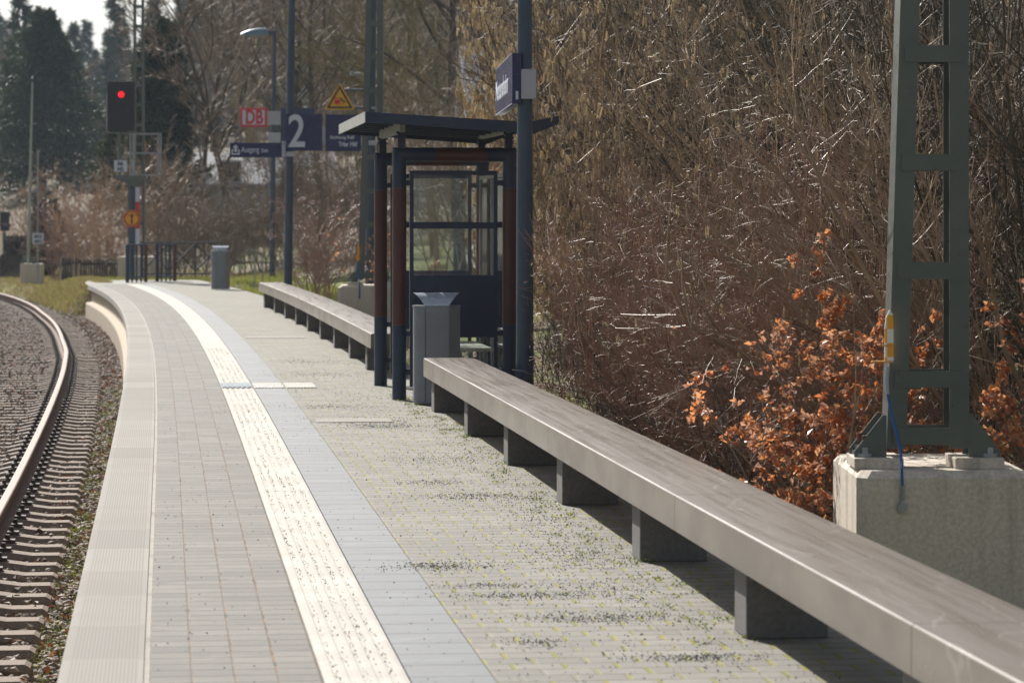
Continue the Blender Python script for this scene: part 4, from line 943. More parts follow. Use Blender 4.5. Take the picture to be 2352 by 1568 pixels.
picket(141, 285, 101, 101.5, .33, -.52, 'dark weathered picket fence behind the end of the platform', 24)
picket(-60, 52, 111, 108, .33, -.45, 'dark weathered picket fence beyond the track, left of the thin mast', 22)
root = empty('garden_gate', (P(160, 0, 99.5).x, 99.5, 0)); tag(root, 'pale wooden frame leaning against the picket fence', 'frame')
MB().box(-.28, -.22, 0, .04, -.6, .0, M=Matrix.Rotation(R(14), 4, 'Y')).box(.10, .17, 0, .04, -.62, .17).box(-.16, .17, .0, .035, -.62, -.54).box(.27, .33, 0, .04, -.5, .2, M=Matrix.Rotation(R(4), 4, 'Y')).build('frame', painted('pale_wood', (.42, .33, .25), .8, .15), root)

# ------------------------------------------------------------------ branch generator
def unit(a): return a / np.maximum(np.linalg.norm(a, axis=-1, keepdims=True), 1e-9)
def grow(start, d, length, npts, wob, trop):
    n = len(start); P_ = np.empty((n, npts, 3)); P_[:, 0] = start; d = unit(d.copy()); stp = (length / (npts - 1))[:, None]
    for i in range(1, npts):
        d = unit(d + rng.normal(0, wob, (n, 3)) + np.array([0, 0, trop])); P_[:, i] = P_[:, i - 1] + d * stp
    return P_
def kids(P_, rad, length, k, u0, u1, ang, lenf, jit=.3):
    n, m, _ = P_.shape; N_ = n * k; idx = np.repeat(np.arange(n), k); u = u0 + (u1 - u0) * rng.random(N_)
    f = u * (m - 1); i0 = np.minimum(f.astype(int), m - 2); fr = (f - i0)[:, None]
    a_ = P_[idx, i0]; b_ = P_[idx, i0 + 1]; pos = a_ * (1 - fr) + b_ * fr; dr = unit(b_ - a_)
    q = rng.normal(size=(N_, 3)); q -= dr * (q * dr).sum(1)[:, None]; q = unit(q); an = ang * rng.uniform(1 - jit, 1 + jit, N_)
    nd = dr * np.cos(an)[:, None] + q * np.sin(an)[:, None]
    ln = length[idx] * lenf * rng.uniform(.5, 1.15, N_) * (1.1 - .55 * u)
    rd = rad[idx] * (1 - .75 * u)
    return pos, nd, ln, rd
def tubes(lst, nside=3):
    """lst: [(P (n,m,3), r0 (n), r1 (n))] -> V, Q"""
    VV = []; QQ = []; off = 0
    for P_, r0, r1 in lst:
        n, m, _ = P_.shape; t = np.gradient(P_, axis=1); t = unit(t); up = np.array([.31, .17, .93]); u = unit(np.cross(t, up)); v = np.cross(u, t)
        rr = (r0[:, None] + (r1 - r0)[:, None] * np.linspace(0, 1, m)[None])[..., None, None]
        an = np.arange(nside) * 2 * np.pi / nside; ring = u[:, :, None, :] * np.cos(an)[None, None, :, None] + v[:, :, None, :] * np.sin(an)[None, None, :, None]
        V = P_[:, :, None, :] + ring * rr; VV.append(V.reshape(-1, 3))
        ii, jj, kk = np.meshgrid(np.arange(n), np.arange(m - 1), np.arange(nside), indexing='ij'); k2 = (kk + 1) % nside
        b_ = off + (ii * m + jj) * nside; c = b_ + nside
        QQ.append(np.stack([b_ + kk, b_ + k2, c + k2, c + kk], -1).reshape(-1, 4)); off += n * m * nside
    return np.concatenate(VV), np.concatenate(QQ)

def shrub_geo(nst, h, spread, lean, wob=.08, k1=9, k2=7, k3=3, rs=.014, rt=.0018, ang=.62, l1=.42, l2=.42, l3=.45, trop=.02, base=.25, droop=0.0, seed=None, tw=(0.0, 0.0)):
    a_ = rng.random(nst) * 2 * np.pi; r = base * np.sqrt(rng.random(nst)); s = np.stack([np.cos(a_) * r, np.sin(a_) * r, np.full(nst, -.12)], 1)
    d = np.stack([np.cos(a_) * spread * rng.uniform(.2, 1, nst) + lean[0], np.sin(a_) * spread * rng.uniform(.2, 1, nst) + lean[1], np.ones(nst)], 1)
    L = h * rng.uniform(.65, 1.12, nst); r0 = rs * rng.uniform(.6, 1.2, nst); A = grow(s, d, L, 9, wob, trop - droop)
    p, nd, ln, rd = kids(A, r0, L, k1, .12, .97, ang, l1); nd = nd + np.array([tw[0], tw[1], 0]); B = grow(p, nd, ln, 6, wob * 1.3, trop - droop); rb = np.maximum(rd * .62, rt * 1.4)
    p, nd, ln2, rd2 = kids(B, rb, ln, k2, .15, 1, ang, l2); nd = nd + np.array([tw[0], tw[1], 0]) * .7; C = grow(p, nd, ln2, 5, wob * 1.5, trop - droop); rc = np.maximum(rd2 * .7, rt)
    lst = [(A, r0, r0 * .25), (B, rb, np.full(len(B), rt)), (C, rc, np.full(len(C), rt * .7))]; D = None
    if k3:
        p, nd, ln3, rd3 = kids(C, rc, ln2, k3, .2, 1, ang, l3); D = grow(p, nd, ln3, 4, wob * 1.5, trop); rdd = np.full(len(D), rt * .85); lst.append((D, rdd, rdd * .6))
    return A, B, C, D, lst
def catkin_mesh(P_, keep, name, mat, parent, s=(.045, .075), r=.0042):
    pts = P_.reshape(-1, 3); pts = pts[rng.random(len(pts)) < keep]; n = len(pts)
    if not n: return
    grp = rng.integers(1, 4, n); pts = np.repeat(pts, grp, axis=0) ; n = len(pts); pts = pts + rng.normal(0, .006, (n, 3))
    L = rng.uniform(s[0], s[1], n); d = unit(np.stack([rng.normal(0, .12, n), rng.normal(0, .12, n), -np.ones(n)], 1))
    prof = [(0, .4), (.25, 1), (.8, .95), (1, .3)]; V = []
    for (u, rr) in prof:
        c = pts + d * (L * u)[:, None]
        for k in range(4): V.append(c + np.array([math.cos(k * math.pi / 2), math.sin(k * math.pi / 2), 0]) * r * rr)
    V = np.stack(V, 1).reshape(-1, 3); b_ = np.arange(n)[:, None] * 16; Q = []
    for i in range(3):
        for k in range(4): Q.append(b_ + np.array([[i * 4 + k, i * 4 + (k + 1) % 4, i * 4 + 4 + (k + 1) % 4, i * 4 + 4 + k]]))
    return tag(mesh_np(name, V, [np.concatenate(Q)], mat, parent), kind='stuff')
def gz(x, y): return float(tz(x, y))
def tval(x, y):
    yc = np.clip(y, 0, 125); return (x - (ex(yc) + edx(yc) * (y - yc))) / np.sqrt(1 + edx(yc) ** 2)
def prune(lst, o):
    """the railway keeps the hedge cut back from bench, shelter and signs"""
    out = []
    for k, (q, r0, r1) in enumerate(lst):
        w_ = q + o; t = tval(w_[..., 0], w_[..., 1]); y = w_[..., 1]; z = w_[..., 2]
        lim = np.where((y > 27.2) & (y < 33.5) & (z < 2.95), 4.2, np.where(y < 33.5, 3.30 if k > 1 else 3.12, 3.4))
        bad = (t < lim) | ((y > 33.5) & (y < 57) & (w_[..., 0] < -.0186 * y)) | ((y >= 57) & (y < 82) & (w_[..., 0] < -.046 * y))
        bad |= (y > 25.2) & (y < 29.4) & (w_[..., 0] < .30) | (y < 16.7) & (z < .9) | (y < 16.5) & (w_[..., 0] < 2.75)
        ok = ~bad.any(1); out.append((q[ok], r0[ok], r1[ok]))
    return out
def place_shrub(name, X, Y, geo, mat, label, cat, group=None, catk=0, leaves=0, leafsize=(.035, .065), z=None, leafmat=None, lflat=.8, nside=3, ck=(.045, .075), ckr=.0042):
    root = empty(name, (X, Y, gz(X, Y) if z is None else z)); tag(root, label, cat, group)
    A, B, C, D, lst = geo
    if Y < 54:
        o_ = np.array(root.location); lst = [lst[0]] + prune(lst, o_)[1:]; A = lst[0][0]; wA = A + o_; tA = tval(wA[..., 0], wA[..., 1]); zone = (wA[..., 1] > 25) & (wA[..., 1] < 35)
        A[..., 0] += np.maximum(0, np.where(zone, 4.15, 3.5) - tA) * (1 if Y > 18.2 else 0); B, C, D = lst[1][0], lst[2][0], (lst[3][0] if len(lst) > 3 else None)
    V, Q = tubes(lst[:1], 6); mesh_np('stems', V, [Q], mat, root, smooth=True)
    V, Q = tubes(lst[1:], nside); mesh_np('twigs', V, [Q], mat, root, smooth=True)
    if catk: catkin_mesh(np.concatenate([C[:, 2:].reshape(-1, 3), (D[:, 2:].reshape(-1, 3) if D is not None else C[:, 1:].reshape(-1, 3))]), catk, 'catkins', M['catkin'], root, ck, ckr)
    if leaves:
        src = (D if D is not None else C)[:, 1:]; kk = int(len(src) * .5); src = src[rng.permutation(len(src))[:kk]].reshape(-1, 3); idx = rng.integers(0, len(src), leaves); pp = src[idx] + rng.normal(0, .014, (leaves, 3))
        leaf_cards('leaves', pp, leafsize, leafmat or M['beech_leaf'], root, flatness=lflat, asp=.62)
    return root
def twin(root, X, Y, rz, s, label, group=None, z=None):
    c = copy_tree(root); c.location = (X, Y, (gz(X, Y) if z is None else z)); c.rotation_euler = (0, 0, rz); c.scale = (s, s, s); c['label'] = label
    if group: c['group'] = group
    return c
def XY(y, t): a_, b_ = st(y, t); return float(a_), float(b_)

# --- red-twigged shrubs close to the bench (in focus)
G1 = 'fine red brown shrubs lining the platform'
def red_geo(h=2.5, n=28): return shrub_geo(n, h, .44, (-.20, -.10), .08, 15, 10, 5, .008, .0015, .6, .40, .40, .42, .03, .45, .010, tw=(-.28, -.12))
pos = [(18.9, 4.85), (20.7, 4.75), (22.6, 4.65), (24.6, 4.7)]
lab = ['dense fine twigged red brown shrub beside the orange leaved beech', 'dense fine twigged red brown shrub in the middle of the hedge',
       'dense fine twigged red brown shrub bulging out behind the bench', 'dense fine twigged red brown shrub right of the tall sign pole']
for (p, l_) in zip(pos, lab): place_shrub('red_twig_shrub', *XY(*p), red_geo(), M['bark_red'], l_, 'shrub', G1)
# --- hazels over and behind
G2 = 'bare hazels with hanging catkins'
hz_spec = [((23.2, 5.9), 4.6, .06, (-.26, -.05), 'tall bare hazel with yellow catkins above the red brown shrubs'),
           ((26.8, 5.1), 4.3, .14, (-.20, -.05), 'bare hazel with many catkins right of the tall sign pole'),
           ((31.0, 5.2), 4.5, .9, (-.12, 0), 'bare hazel heavy with catkins seen through the shelter glass'),
           ((36.0, 5.4), 5.0, 1.3, (-.10, 0), 'bare hazel thick with yellow catkins above the shelter roof'),
           ((41.5, 6.2), 5.6, 1.3, (-.06, 0), 'bare hazel thick with yellow catkins left of the station name board')]
for (p, h, ck, ln, l_) in hz_spec:
    place_shrub('hazel', *XY(*p), shrub_geo(13, h, .34, ln, .07, 10, 7, 3, .020, .0022, .6, .42, .45, .45, .01, .35), M['bark_hazel'], l_, 'shrub', G2, catk=ck * .36, ck=(.05, .09) if p[0] < 32 else (.06, .11), ckr=.0068 if p[0] < 30 else .010)
# --- big arching bare shrubs at the upper right
for (p, ln, l_) in (((17.6, 5.8), (-.75, .05), 'bare shrub with long arching pale branches left of the near mast'), ((18.6, 7.4), (-.35, .0), 'bare shrub with crossing branches right of the near mast'), ((20.0, 6.2), (-.5, -.1), 'tall bare shrub with arching branches filling the upper middle of the hedge')):
    place_shrub('bare_shrub', *XY(*p), shrub_geo(15, 4.4, .45, ln, .10, 10, 8, 3, .021, .0021, .55, .46, .42, .45, .015, .4, .01), M['bark_hazel'], l_, 'shrub', 'tall bare shrubs along the platform', catk=.006)
# --- beeches with dry orange leaves
place_shrub('beech', 1.95, 17.3, shrub_geo(15, 1.85, .40, (-.14, -.1), .10, 9, 7, 2, .010, .0019, .6, .5, .45, .5, .01, .25), M['bark_grey'], 'young beech with bright orange dry leaves left of the near mast', 'shrub', 'young beeches with dry leaves', leaves=5600, leafsize=(.032, .062))
place_shrub('beech', 2.65, 17.0, shrub_geo(12, 1.8, .45, (.05, 0), .10, 9, 7, 2, .011, .0019, .6, .48, .45, .5, .01, .3), M['bark_grey'], 'young beech with rusty dry leaves seen through and right of the near mast', 'shrub', 'young beeches with dry leaves', leaves=3000, leafsize=(.032, .064))
x_, y_ = XY(24.0, 3.75); place_shrub('beech', x_, y_, shrub_geo(6, .75, .5, (-.3, 0), .10, 7, 6, 2, .007, .0018, .6, .5, .45, .5, .01, .2), M['bark_red'], 'low young beech with a few red orange leaves right of the tall sign pole', 'shrub', 'young beeches with dry leaves', leaves=230)
place_shrub('beech', -2.15, 55, shrub_geo(9, 1.5, .4, (-.15, 0), .10, 8, 7, 2, .012, .0035, .6, .5, .45, .5, .01, .3), M['bark_red'], 'small beech with orange leaves beside the distant green mast', 'shrub', 'young beeches with dry leaves', leaves=380, leafsize=(.05, .09), z=0)

# --- thicket behind as one mass
def mass(spots, geofn, mat, name, label, cat, extra=None):
    L_ = []
    for (X, Y) in spots:
        A, B, C, D, lst = geofn(Y); o = np.array([X, Y, gz(X, Y)]); lst = prune(lst, o)
        L_ += [(q[0] + o, q[1], q[2]) for q in lst]
    V, Q = tubes(L_, 3); o = mesh_np(name, V, [Q], mat, smooth=True); return tag(o, label, cat, None, 'stuff')
sp = [XY(y, t) for y in np.arange(15, 48, 1.9) for t in (6.3, 8.3)]
sp = [p for p in sp if not (p[1] > 27 and 1190 < 1176 + 7060 * p[0] / p[1] < 1450)]
mass([(x + rng.normal(0, .3), y + rng.normal(0, .4)) for (x, y) in sp], lambda Y: shrub_geo(11, 4.4 + max(0, (Y - 24)) * .08, .4, (-.12, 0), .09, 9, 6, 2, .020, .0024 + Y * .00003, .6, .42, .45, .5, .01, .5), M['bark_and_gap_shade'], 'bare_thicket',  # filler colour darkened so gaps between the front shrubs look shaded
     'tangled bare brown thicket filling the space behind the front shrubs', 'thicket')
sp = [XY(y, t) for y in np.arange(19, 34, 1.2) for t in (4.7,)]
mass([(x + rng.normal(0, .2), y + rng.normal(0, .4)) for (x, y) in sp], lambda Y: shrub_geo(10, 1.5, .6, (-.2, -.1), .13, 8, 7, 2, .010, .0022, .7, .5, .5, .5, .0, .6), M['bark_and_gap_shade'], 'undergrowth', 'dark tangled undergrowth at the foot of the shrubs', 'undergrowth')
sp = [(x, y) for y in np.arange(46, 76, 3.2) for x in (ex(y) + 4.9, ex(y) + 7.6, ex(y) + 10.4, ex(y) + 13.4) if (y > 61 or x > ex(y) + 7.5) and 1176 + 7060 * x / y > 850]
mass([(float(x) + rng.normal(0, .5), y + rng.normal(0, .8)) for (x, y) in sp], lambda Y: shrub_geo(11, 4.6 + rng.random() * 1.6, .5, (0, 0), .11, 9, 6, 2, .026, .005, .6, .42, .45, .5, .01, .7), M['bark_grey'], 'bare_thicket',
     'blurred bare bushes behind the far bench and signs', 'thicket')
# leaves on the soil verge
yy = 12 + 30 * rng.random(5000); tt_ = rng.uniform(3.25, 5.2, 5000); a_, b_ = st(yy, tt_)
leaf_cards('leaf_litter', np.stack([a_, b_, tz(a_, b_) + .012], 1), (.03, .07), M['leaf_litter'], label='dry brown leaves on the soil under the shrubs', cat='leaves', flatness=.4)

# ------------------------------------------------------------------ far shrubs, trees
def far_shrub(px, d, h, mat, label, name='bare_shrub', spread=.6, n=16, thick=.006, group=None, z=None, dens=8):
    X = P(px, 0, d).x; return place_shrub(name, X, d, shrub_geo(n, h, spread, (0, 0), .10, dens + 2, dens, 2, .02, thick, .6, .42, .45, .5, .015, .6), mat, label, 'shrub', group, z=z)
G3 = 'bare garden shrubs beyond the fence'
G4 = 'bare bushes at the end of the platform'
s1 = far_shrub(228, 106, 3.7, M['bark_ochre'], 'rounded ochre brown bare shrub behind the picket fence', group=G3)
s2 = far_shrub(150, 108, 3.0, M['bark_maroon'], 'rounded maroon tinted bare shrub behind the picket fence', group=G3)
twin(s2, P(755, 0, 67).x, 67, .4, .85, 'low maroon tinted bush between the number 2 pole and the green mast', G4)
twin(s1, P(275, 0, 109).x, 109, 1.3, 1.15, 'ochre brown bare shrub left of the signal, rising above the others', G3)
twin(s2, P(195, 0, 110).x, 110, 2.3, 1.0, 'maroon bare shrub between two ochre ones behind the fence', G3)
twin(s2, P(112, 0, 113).x, 113, .7, .8, 'low dark reddish shrub behind the concrete block', G3)
twin(s1, P(30, 0, 122).x, 122, 2.0, .95, 'brown bare shrub at the left edge above the fence', G3)
s3 = far_shrub(430, 93, 4.2, M['bark_grey'], 'bare grey bush behind the railing beyond the platform end', group=G4, spread=.5)
lst_ = [(380, 97, .9, 1.0, 'bare grey brown bush just right of the signal'), (490, 95, 2.1, .9, 'bare grey brown bush above the far bin'), (545, 92, 3.0, .62, 'bare bush below the exit sign'), (610, 91, .3, .7, 'bare bush at the foot of the lamp post'),
        (690, 90, 1.5, 1.1, 'bare bush right of the number 2 pole'), (745, 89, 2.6, 1.0, 'bare bush below the direction board'), (800, 88, 4.0, 1.25, 'bare bush behind the distant green mast')]
lst_ += [(715, 70, 2.2, .55, 'low bare bush behind the far end of the far bench')]
for (px, d, rz, s, l_) in lst_: twin(s3, P(px, 0, d).x, d, rz, s, l_, G4)

# broadleaf trees, bare
def tree_geo(h, r, k0=16, k1=8, k2=7, k3=4, twig=.006, seed=0, crook=.05, low=.25, ang=.75, sub=.5):
    s = np.array([[0, 0, -.2]]); L = np.array([h]); A = grow(s, np.array([[rng.normal(0, .05), rng.normal(0, .05), 1.0]]), L, 14, crook, .03); rA = np.array([r])
    p, nd, ln, rd = kids(A, rA, L, k0, low, .98, ang, sub); B = grow(p, nd, ln, 9, .10, .05); rB = np.maximum(rd * .5, twig * 2)
    p, nd, ln2, rd2 = kids(B, rB, ln, k1, .15, 1, .65, .48); C = grow(p, nd, ln2, 7, .12, .03); rC = np.maximum(rd2 * .6, twig * 1.3)
    p, nd, ln3, rd3 = kids(C, rC, ln2, k2, .15, 1, .65, .48); D = grow(p, nd, ln3, 5, .14, .0); rD = np.full(len(D), twig)
    lst = [(A, rA, rA * .15), (B, rB, rB * .2), (C, rC, rC * .4), (D, rD, rD * .7)]
    if k3:
        p, nd, ln4, rd4 = kids(D, rD, ln3, k3, .2, 1, .6, .5); E = grow(p, nd, ln4, 3, .15, 0); rE = np.full(len(E), twig * .8); lst.append((E, rE, rE * .6))
    return lst
def bare_tree(X, Y, lst, mt, mb_, label, group, name='bare_tree', z=None):
    root = empty(name, (X, Y, gz(X, Y) if z is None else z)); tag(root, label, 'tree', group)
    V, Q = tubes(lst[:2], 7); mesh_np('trunk', V, [Q], mt, root, smooth=True); V, Q = tubes(lst[2:], 3); mesh_np('crown', V, [Q], mb_, root, smooth=True); return root
G5 = 'bare trees on the slope behind the station'
tr = [bare_tree(P(1055, 0, 72).x, 72, tree_geo(11, .17, 15, 8, 6, 3, .007, low=.3), M['bark_and_gap_shade'], M['bark_moss'], 'bare tree with a thick dark trunk above the shelter roof', G5),
      bare_tree(P(540, 0, 100).x, 100, tree_geo(11, .14, 22, 9, 7, 4, .008, low=.22), M['bark_and_gap_shade'], M['bark_grey'], 'bare grey tree behind the exit sign', G5),
      bare_tree(P(900, 0, 92).x, 92, tree_geo(12, .15, 22, 9, 7, 4, .008, low=.15), M['bark_moss'], M['bark_moss'], 'bare mossy yellowish tree right of the warning triangle', G5)]
more = [(640, 108, 1, 1.0, 'bare tree behind the lamp post'), (740, 104, 1, 1.05, 'bare tree behind the direction board'), (455, 112, 1, .9, 'bare tree between the signal and the exit sign'), (1000, 88, 2, 1.0, 'bare mossy tree above the right part of the shelter roof'),
        (820, 110, 2, 1.15, 'bare mossy tree behind the distant green mast'), (1140, 78, 1, 1.0, 'bare tree behind the station name board'), (560, 126, 2, 1.3, 'taller bare tree behind the exit sign tree'), (700, 130, 1, 1.4, 'taller bare tree above the lamp head'),
        (930, 128, 1, 1.5, 'tall bare tree in the row behind the mossy ones'), (480, 138, 1, 1.3, 'bare tree higher up the slope left of the lamp'),
        (1400, 62, 1, .9, 'bare tree rising behind the middle of the hedge'), (1600, 48, 2, .8, 'bare tree rising behind the red brown shrubs'), (1820, 44, 1, .8, 'bare tree rising left of the near mast'), (2080, 40, 2, .75, 'bare tree behind the near mast'), (2260, 36, 1, .75, 'bare tree at the right edge'),
        (1060, 112, 1, 1.4, 'tall bare tree behind the dark trunk'), (800, 140, 2, 1.6, 'tall bare tree highest on the slope above the signs')]
for (px, d, k, s, l_) in more: twin(tr[k], P(px, 0, d).x, d, rng.random() * 6.28, s, l_, G5)

# conifers
def conifer_geo(h, rb, nb=150, kb=16, blade=.22, trunk_r=.16, low=.06, droop=.25, shape=.85, fill=1.0, bw=.07):
    u = low + (1 - low) * (np.arange(nb) + rng.random(nb)) / nb; z = h * u; r = rb * (1 - u) ** shape * rng.uniform(.62, 1.1, nb) + .05 * rb
    a_ = rng.random(nb) * 6.283; s = np.stack([np.zeros(nb), np.zeros(nb), z], 1); d = np.stack([np.cos(a_), np.sin(a_), np.full(nb, .22 - droop * (1 - u) * 1.0)], 1)
    B = grow(s, d, r, 7, .06, -.02 + .02); r0 = .02 + .02 * (1 - u)
    p, nd, ln, _ = kids(B, r0, r, kb, .1, 1, .8, .42); C = grow(p, nd, np.maximum(ln, .12), 4, .1, -.08)
    pts = C.reshape(-1, 3); pts = np.concatenate([pts, B[:, 1:].reshape(-1, 3)]); dirs = np.concatenate([unit(np.gradient(C, axis=1)).reshape(-1, 3), unit(np.gradient(B, axis=1))[:, 1:].reshape(-1, 3)])
    k = int(3 * fill); pts = np.repeat(pts, k, 0); dirs = np.repeat(dirs, k, 0); n = len(pts); dd = unit(dirs + rng.normal(0, .55, (n, 3)) + np.array([0, 0, -.15])); L = blade * rng.uniform(.5, 1.2, n)
    q = unit(np.cross(dd, rng.normal(size=(n, 3)))); w_ = bw * rng.uniform(.6, 1.2, n)
    V = np.stack([pts - q * w_[:, None] * .5, pts + q * w_[:, None] * .5, pts + dd * L[:, None]], 1).reshape(-1, 3); Q = np.arange(n * 3).reshape(-1, 3)
    A = np.array([[[0, 0, -.3], [0, 0, h * .5], [0, 0, h]]], dtype=float)
    return (V, Q), [(A, np.array([trunk_r]), np.array([.02])), (B, r0, r0 * .3)]
def conifer(X, Y, g, mat, label, group=None, name='spruce', z=None):
    root = empty(name, (X, Y, gz(X, Y) if z is None else z)); tag(root, label, 'tree', group)
    (V, Q), lst = g; tv, tq = tubes(lst, 5); mesh_np('trunk', tv, [tq], M['bark_and_gap_shade'], root); mesh_np('crown', V, [Q], mat, root); return root
G6 = 'dark conifers on the left'
d = 165.0; X = P(100, 0, d).x; z0 = gz(X, d); htop = P(0, 30, d).z - z0
c1 = conifer(X, d, conifer_geo(htop, 5.8, 210, 18, .42, .2, shape=.95, droop=.34, bw=.10, fill=.7), M['needles'], 'tall wide spruce left of the signal against the hazy hill', G6)
d = 118.0; X = P(372, 0, d).x; z0 = gz(X, d); htop = P(0, 55, d).z - z0
c2 = conifer(X, d, conifer_geo(htop, 1.9, 200, 18, .26, .2, shape=.42, low=.12, droop=.1, bw=.09, fill=1.4), M['needles_green'], 'broad dark green conifer just right of the signal', G6, 'conifer')
twin(c2, P(290, 0, 126).x, 126, 2.0, .72, 'smaller dark green conifer directly behind the signal', G6)
twin(c2, P(262, 0, 132).x, 132, .6, .50, 'low green conifer left of the signal', G6)
x = P(105, 0, 112); c3 = conifer(P(92, 0, 112).x, 112, conifer_geo(2.9, .62, 60, 12, .16, .06, shape=.6, low=.02, droop=-.2, bw=.07), M['needles_green'], 'small dark conical evergreen behind the concrete block', G6, 'conifer')
twin(c3, P(123, 0, 113).x, 113, 1.5, .95, 'small dark evergreen next to the maroon shrub', G6)
# clipped hedge
hh = []; n = 9000; q = rng.random((n, 3)); X0, X1 = P(8, 0, 116).x, P(70, 0, 116).x
hp = np.stack([X0 + (X1 - X0) * q[:, 0], 116 + 1.0 * q[:, 1], -.4 + (P(0, 542, 116).z + .4) * q[:, 2]], 1)
rt_ = empty('clipped_hedge', ((X0 + X1) / 2, 116.5, -.4)); tag(rt_, 'low clipped dark hedge behind the left fence', 'hedge')
leaf_cards('foliage', hp - np.array(rt_.location), (.05, .11), rand_mat('hedge_leaf', [(.03, .03, .015), (.07, .06, .035), (.11, .10, .07)], .6), rt_, flatness=1.0)

# woodland masses on the hill: low-detail trees in one mesh each
def lowtree(h):
    s = np.array([[0, 0, -.2]]); A = grow(s, np.array([[0, 0, 1.0]]), np.array([h]), 6, .04, .03); rA = np.array([.17]); L = np.array([h])
    p, nd, ln, rd = kids(A, rA, L, 22, .2, 1, .7, .42); B = grow(p, nd, ln, 5, .1, .06); rB = np.full(len(B), .045)
    p, nd, ln2, _ = kids(B, rB, ln, 13, .1, 1, .6, .5); C = grow(p, nd, ln2, 4, .12, .03); rC = np.full(len(C), .026)
    p, nd, ln3, _ = kids(C, rC, ln2, 4, .1, 1, .6, .55); D_ = grow(p, nd, ln3, 3, .12, .03); rD = np.full(len(D_), .017)
    return tubes([(A, rA, rA * .2), (B, rB, rB * .5), (C, rC, rC * .6), (D_, rD, rD * .7)], 3)
def lowspruce(h):
    (V, Q), lst = conifer_geo(h, h * .17, 70, 8, h * .055, .14, low=.1, shape=.85, droop=.4, bw=.22, fill=.67); return V, Q
lt = [lowtree(11 + k) for k in range(4)]; ls = [lowspruce(14 + 2 * k) for k in range(4)]
def forest(spots, protos, name, mat, label):
    VV = []; QQ = []; off = 0
    for (x, y, s) in spots:
        V, Q = protos[rng.integers(len(protos))]; a_ = rng.random() * 6.28; c, s_ = math.cos(a_), math.sin(a_)
        W = V * s; W = np.stack([W[:, 0] * c - W[:, 1] * s_, W[:, 0] * s_ + W[:, 1] * c, W[:, 2]], 1) + np.array([x, y, gz(x, y)]); VV.append(W); QQ.append(Q + off); off += len(V)
    o = mesh_np(name, np.concatenate(VV), [np.concatenate(QQ)], mat); return tag(o, label, 'woodland', None, 'stuff')
sb, sc_ = [], []
for y in np.arange(150, 470, 11):
    w_ = .175 * y + 4
    for x in np.arange(-w_, w_, 7.5):
        X = x + rng.normal(0, 2); Y = y + rng.normal(0, 3); side = X + .137 * Y
        if y < 185 and X < -12: continue
        if -.030 * y < side < .005 * y and y < 205: continue
        pc = .22 + (.35 if side < -4 else 0) + (.45 if -4 < side < 16 and y > 240 else 0) + (.2 if y > 380 else 0) - (.2 if side > 24 else 0)
        (sc_ if rng.random() < pc else sb).append((X, Y, rng.uniform(.75, 1.15) * (.70 if abs(side) < .034 * y and y > 170 else 1)))
forest(sb, lt, 'bare_woodland', M['bark_grey'], 'hazy bare woodland covering the hillside')
forest(sc_, ls, 'conifer_woodland', M['needles'], 'dark spruces scattered over the hazy hillside')

# ------------------------------------------------------------------ houses
def house(X, Y, Z, wx, wy, hw_, hr, rz, mats, label, skyl=False):
    root = empty('house', (X, Y, Z), rz); tag(root, label, 'house')
    MB().prism([(-wy / 2, 0), (wy / 2, 0), (wy / 2, hw_), (0, hw_ + hr - .12), (-wy / 2, hw_)], -wx / 2 + .3, wx / 2 - .3, 'x').build('wall', mats[0], root)
    o = .35; m_ = MB()
    for s in (-1, 1):
        m_.prism([(s * (wy / 2 + o), hw_ - o * hr / (wy / 2)), (0, hw_ + hr), (0, hw_ + hr + .12), (s * (wy / 2 + o), hw_ - o * hr / (wy / 2) + .12)], -wx / 2, wx / 2, 'x')
    rfo = m_.build('roof', mats[1], root)
    MB().box(wx * .15, wx * .15 + .5, -.3, .2, hw_ + hr - .3, hw_ + hr + .9).build('chimney', mats[0], rfo)
    for k in range(int(wx // 2.4)):
        x = -wx / 2 + 1.4 + k * 2.4; f_ = MB().box(x - .45, x + .45, -wy / 2 - .03, -wy / 2 + .02, 1.0, 2.2).build('window', M['sign_white'], root); MB().box(x - .38, x + .38, -wy / 2 - .045, -wy / 2 - .031, 1.07, 2.13).build('pane', M['black'], f_)
    return root
wallm = painted('pale_house_wall', (.50, .50, .50), .8, .08); roofg = painted('glossy_grey_tiles', (.30, .31, .33), .38, .15, 3, bump=.3); roofr = painted('brown_roof_tiles', (.20, .12, .09), .7, .2)
d = 118; X = P(590, 0, d).x; house(X, d + 3, P(0, 500, d).z, 5.6, 6.5, 1.3, 1.15, .12, (wallm, roofg), 'house with a gleaming grey roof half hidden behind the bare bushes')
d = 62; X = P(1330, 0, d).x; house(X, d + 5, .6, 5.0, 9, 2.5, 2.2, .05, (wallm, roofg), 'building with a bright roof glimpsed through the hazels right of the sign pole')
d = 225; X = P(108, 0, d).x; house(X, d, P(0, 455, d).z, 3.6, 4.5, .8, 1.5, 1.0, (wallm, roofr), 'small house with a brown gable roof below the tall spruce')

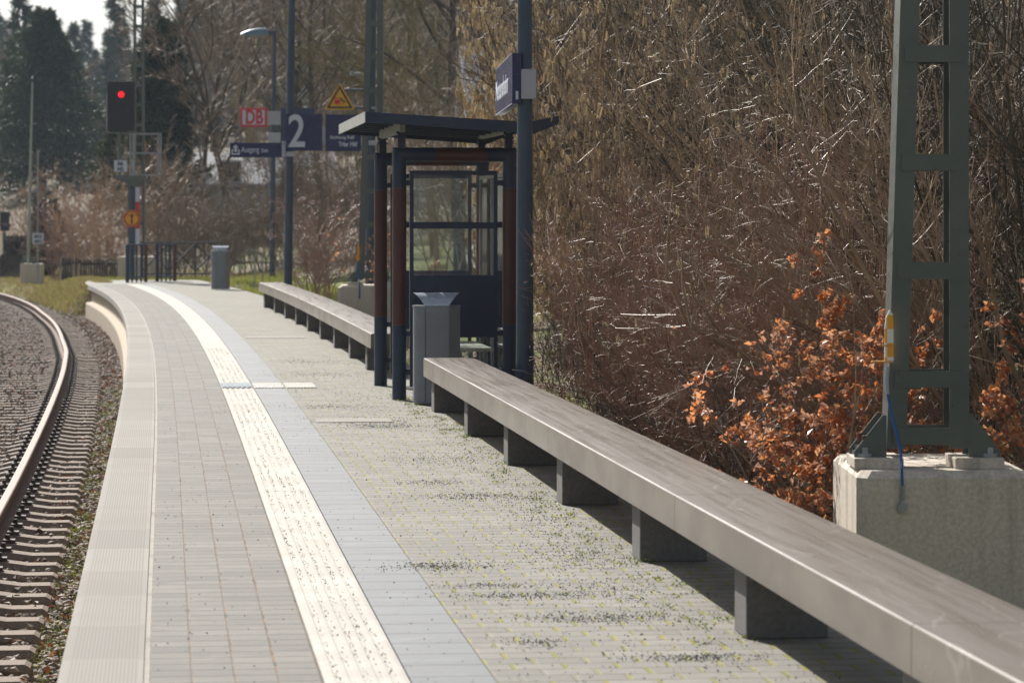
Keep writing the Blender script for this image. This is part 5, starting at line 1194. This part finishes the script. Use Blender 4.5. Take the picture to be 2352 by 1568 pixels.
# ------------------------------------------------------------------ grass
def blades(name, p, h, mat, label, cat='grass'):
    n = len(p); a_ = rng.random(n) * 6.283; L = h * rng.uniform(.5, 1.3, n); w_ = .006 + L * .06; q = np.stack([np.cos(a_), np.sin(a_), np.zeros(n)], 1); l2 = rng.normal(0, .45, (n, 2))
    V = np.stack([p - q * w_[:, None], p + q * w_[:, None], p + np.stack([l2[:, 0] * L, l2[:, 1] * L, L], 1)], 1).reshape(-1, 3)
    return tag(mesh_np(name, V, [np.arange(n * 3).reshape(-1, 3)], mat), label, cat, None, 'stuff')
def gp(n, fx, y0, y1):
    y = rng.uniform(y0, y1, n); x = fx(y, rng.random(n)); return np.stack([x, y, tz(x, y)], 1)
pa = gp(34000, lambda y, r: ex(np.minimum(y, 125)) - .3 + 7 * r, 84, 118)
blades('grass', pa, .11, M['dry_grass'], 'dry yellowish grass beside the track in front of the fence')
pb_ = gp(14000, lambda y, r: ex(y) - .55 + 1.3 * r, 77.5, 92); blades('grass', pb_, .12, M['dry_grass'], 'tufted dry grass on the bank beyond the platform end')
pc = np.concatenate([gp(20000, lambda y, r: ex(y) + 3.3 + 2.6 * r, 56, 96), gp(9000, lambda y, r: ex(y) + .3 + 3.0 * r, 82, 96)]); blades('grass', pc, .10, M['grass'], 'fresh yellow green grass strip behind the far bin and bench')
pd_ = gp(2500, lambda y, r: ex(y) + 3.25 + .35 * r, 12, 40); blades('grass', pd_, .07, M['grass'], 'sparse green grass behind the foreground bench')
# gravel path beyond the platform end
pp_ = []
for (y, a_, b_) in ((77.15, -.02, 3.25), (79.5, .1, 3.3), (82, .4, 3.3)): pp_.append((y, a_, b_))
V = []; 
for (y, a_, b_) in pp_:
    for t in (a_, b_): x_, y_ = st(y, t); V.append((float(x_), float(y_), .0 if y < 78 else .004))
S_(mesh_np('path', V, [np.array([(0, 1, 3, 2), (2, 3, 5, 4)])], M['slab_pale']))

# ------------------------------------------------------------------ haze
hm = bpy.data.materials.new('haze'); hm.use_nodes = True; ht = hm.node_tree; ht.nodes.remove(ht.nodes['Principled BSDF'])
pv = ht.nodes.new('ShaderNodeVolumePrincipled'); pv.inputs['Color'].default_value = (.70, .84, 1.0, 1); pv.inputs['Density'].default_value = .00034; pv.inputs['Anisotropy'].default_value = .05
ht.links.new(pv.outputs[0], ht.nodes['Material Output'].inputs['Volume'])
S2 = MB().box(-1510, 1510, -610, 1510, -2.2, 112).build('haze', hm); tag(S2, 'thin pale blue haze between the platform and the wooded hills', 'haze', None, 'stuff')
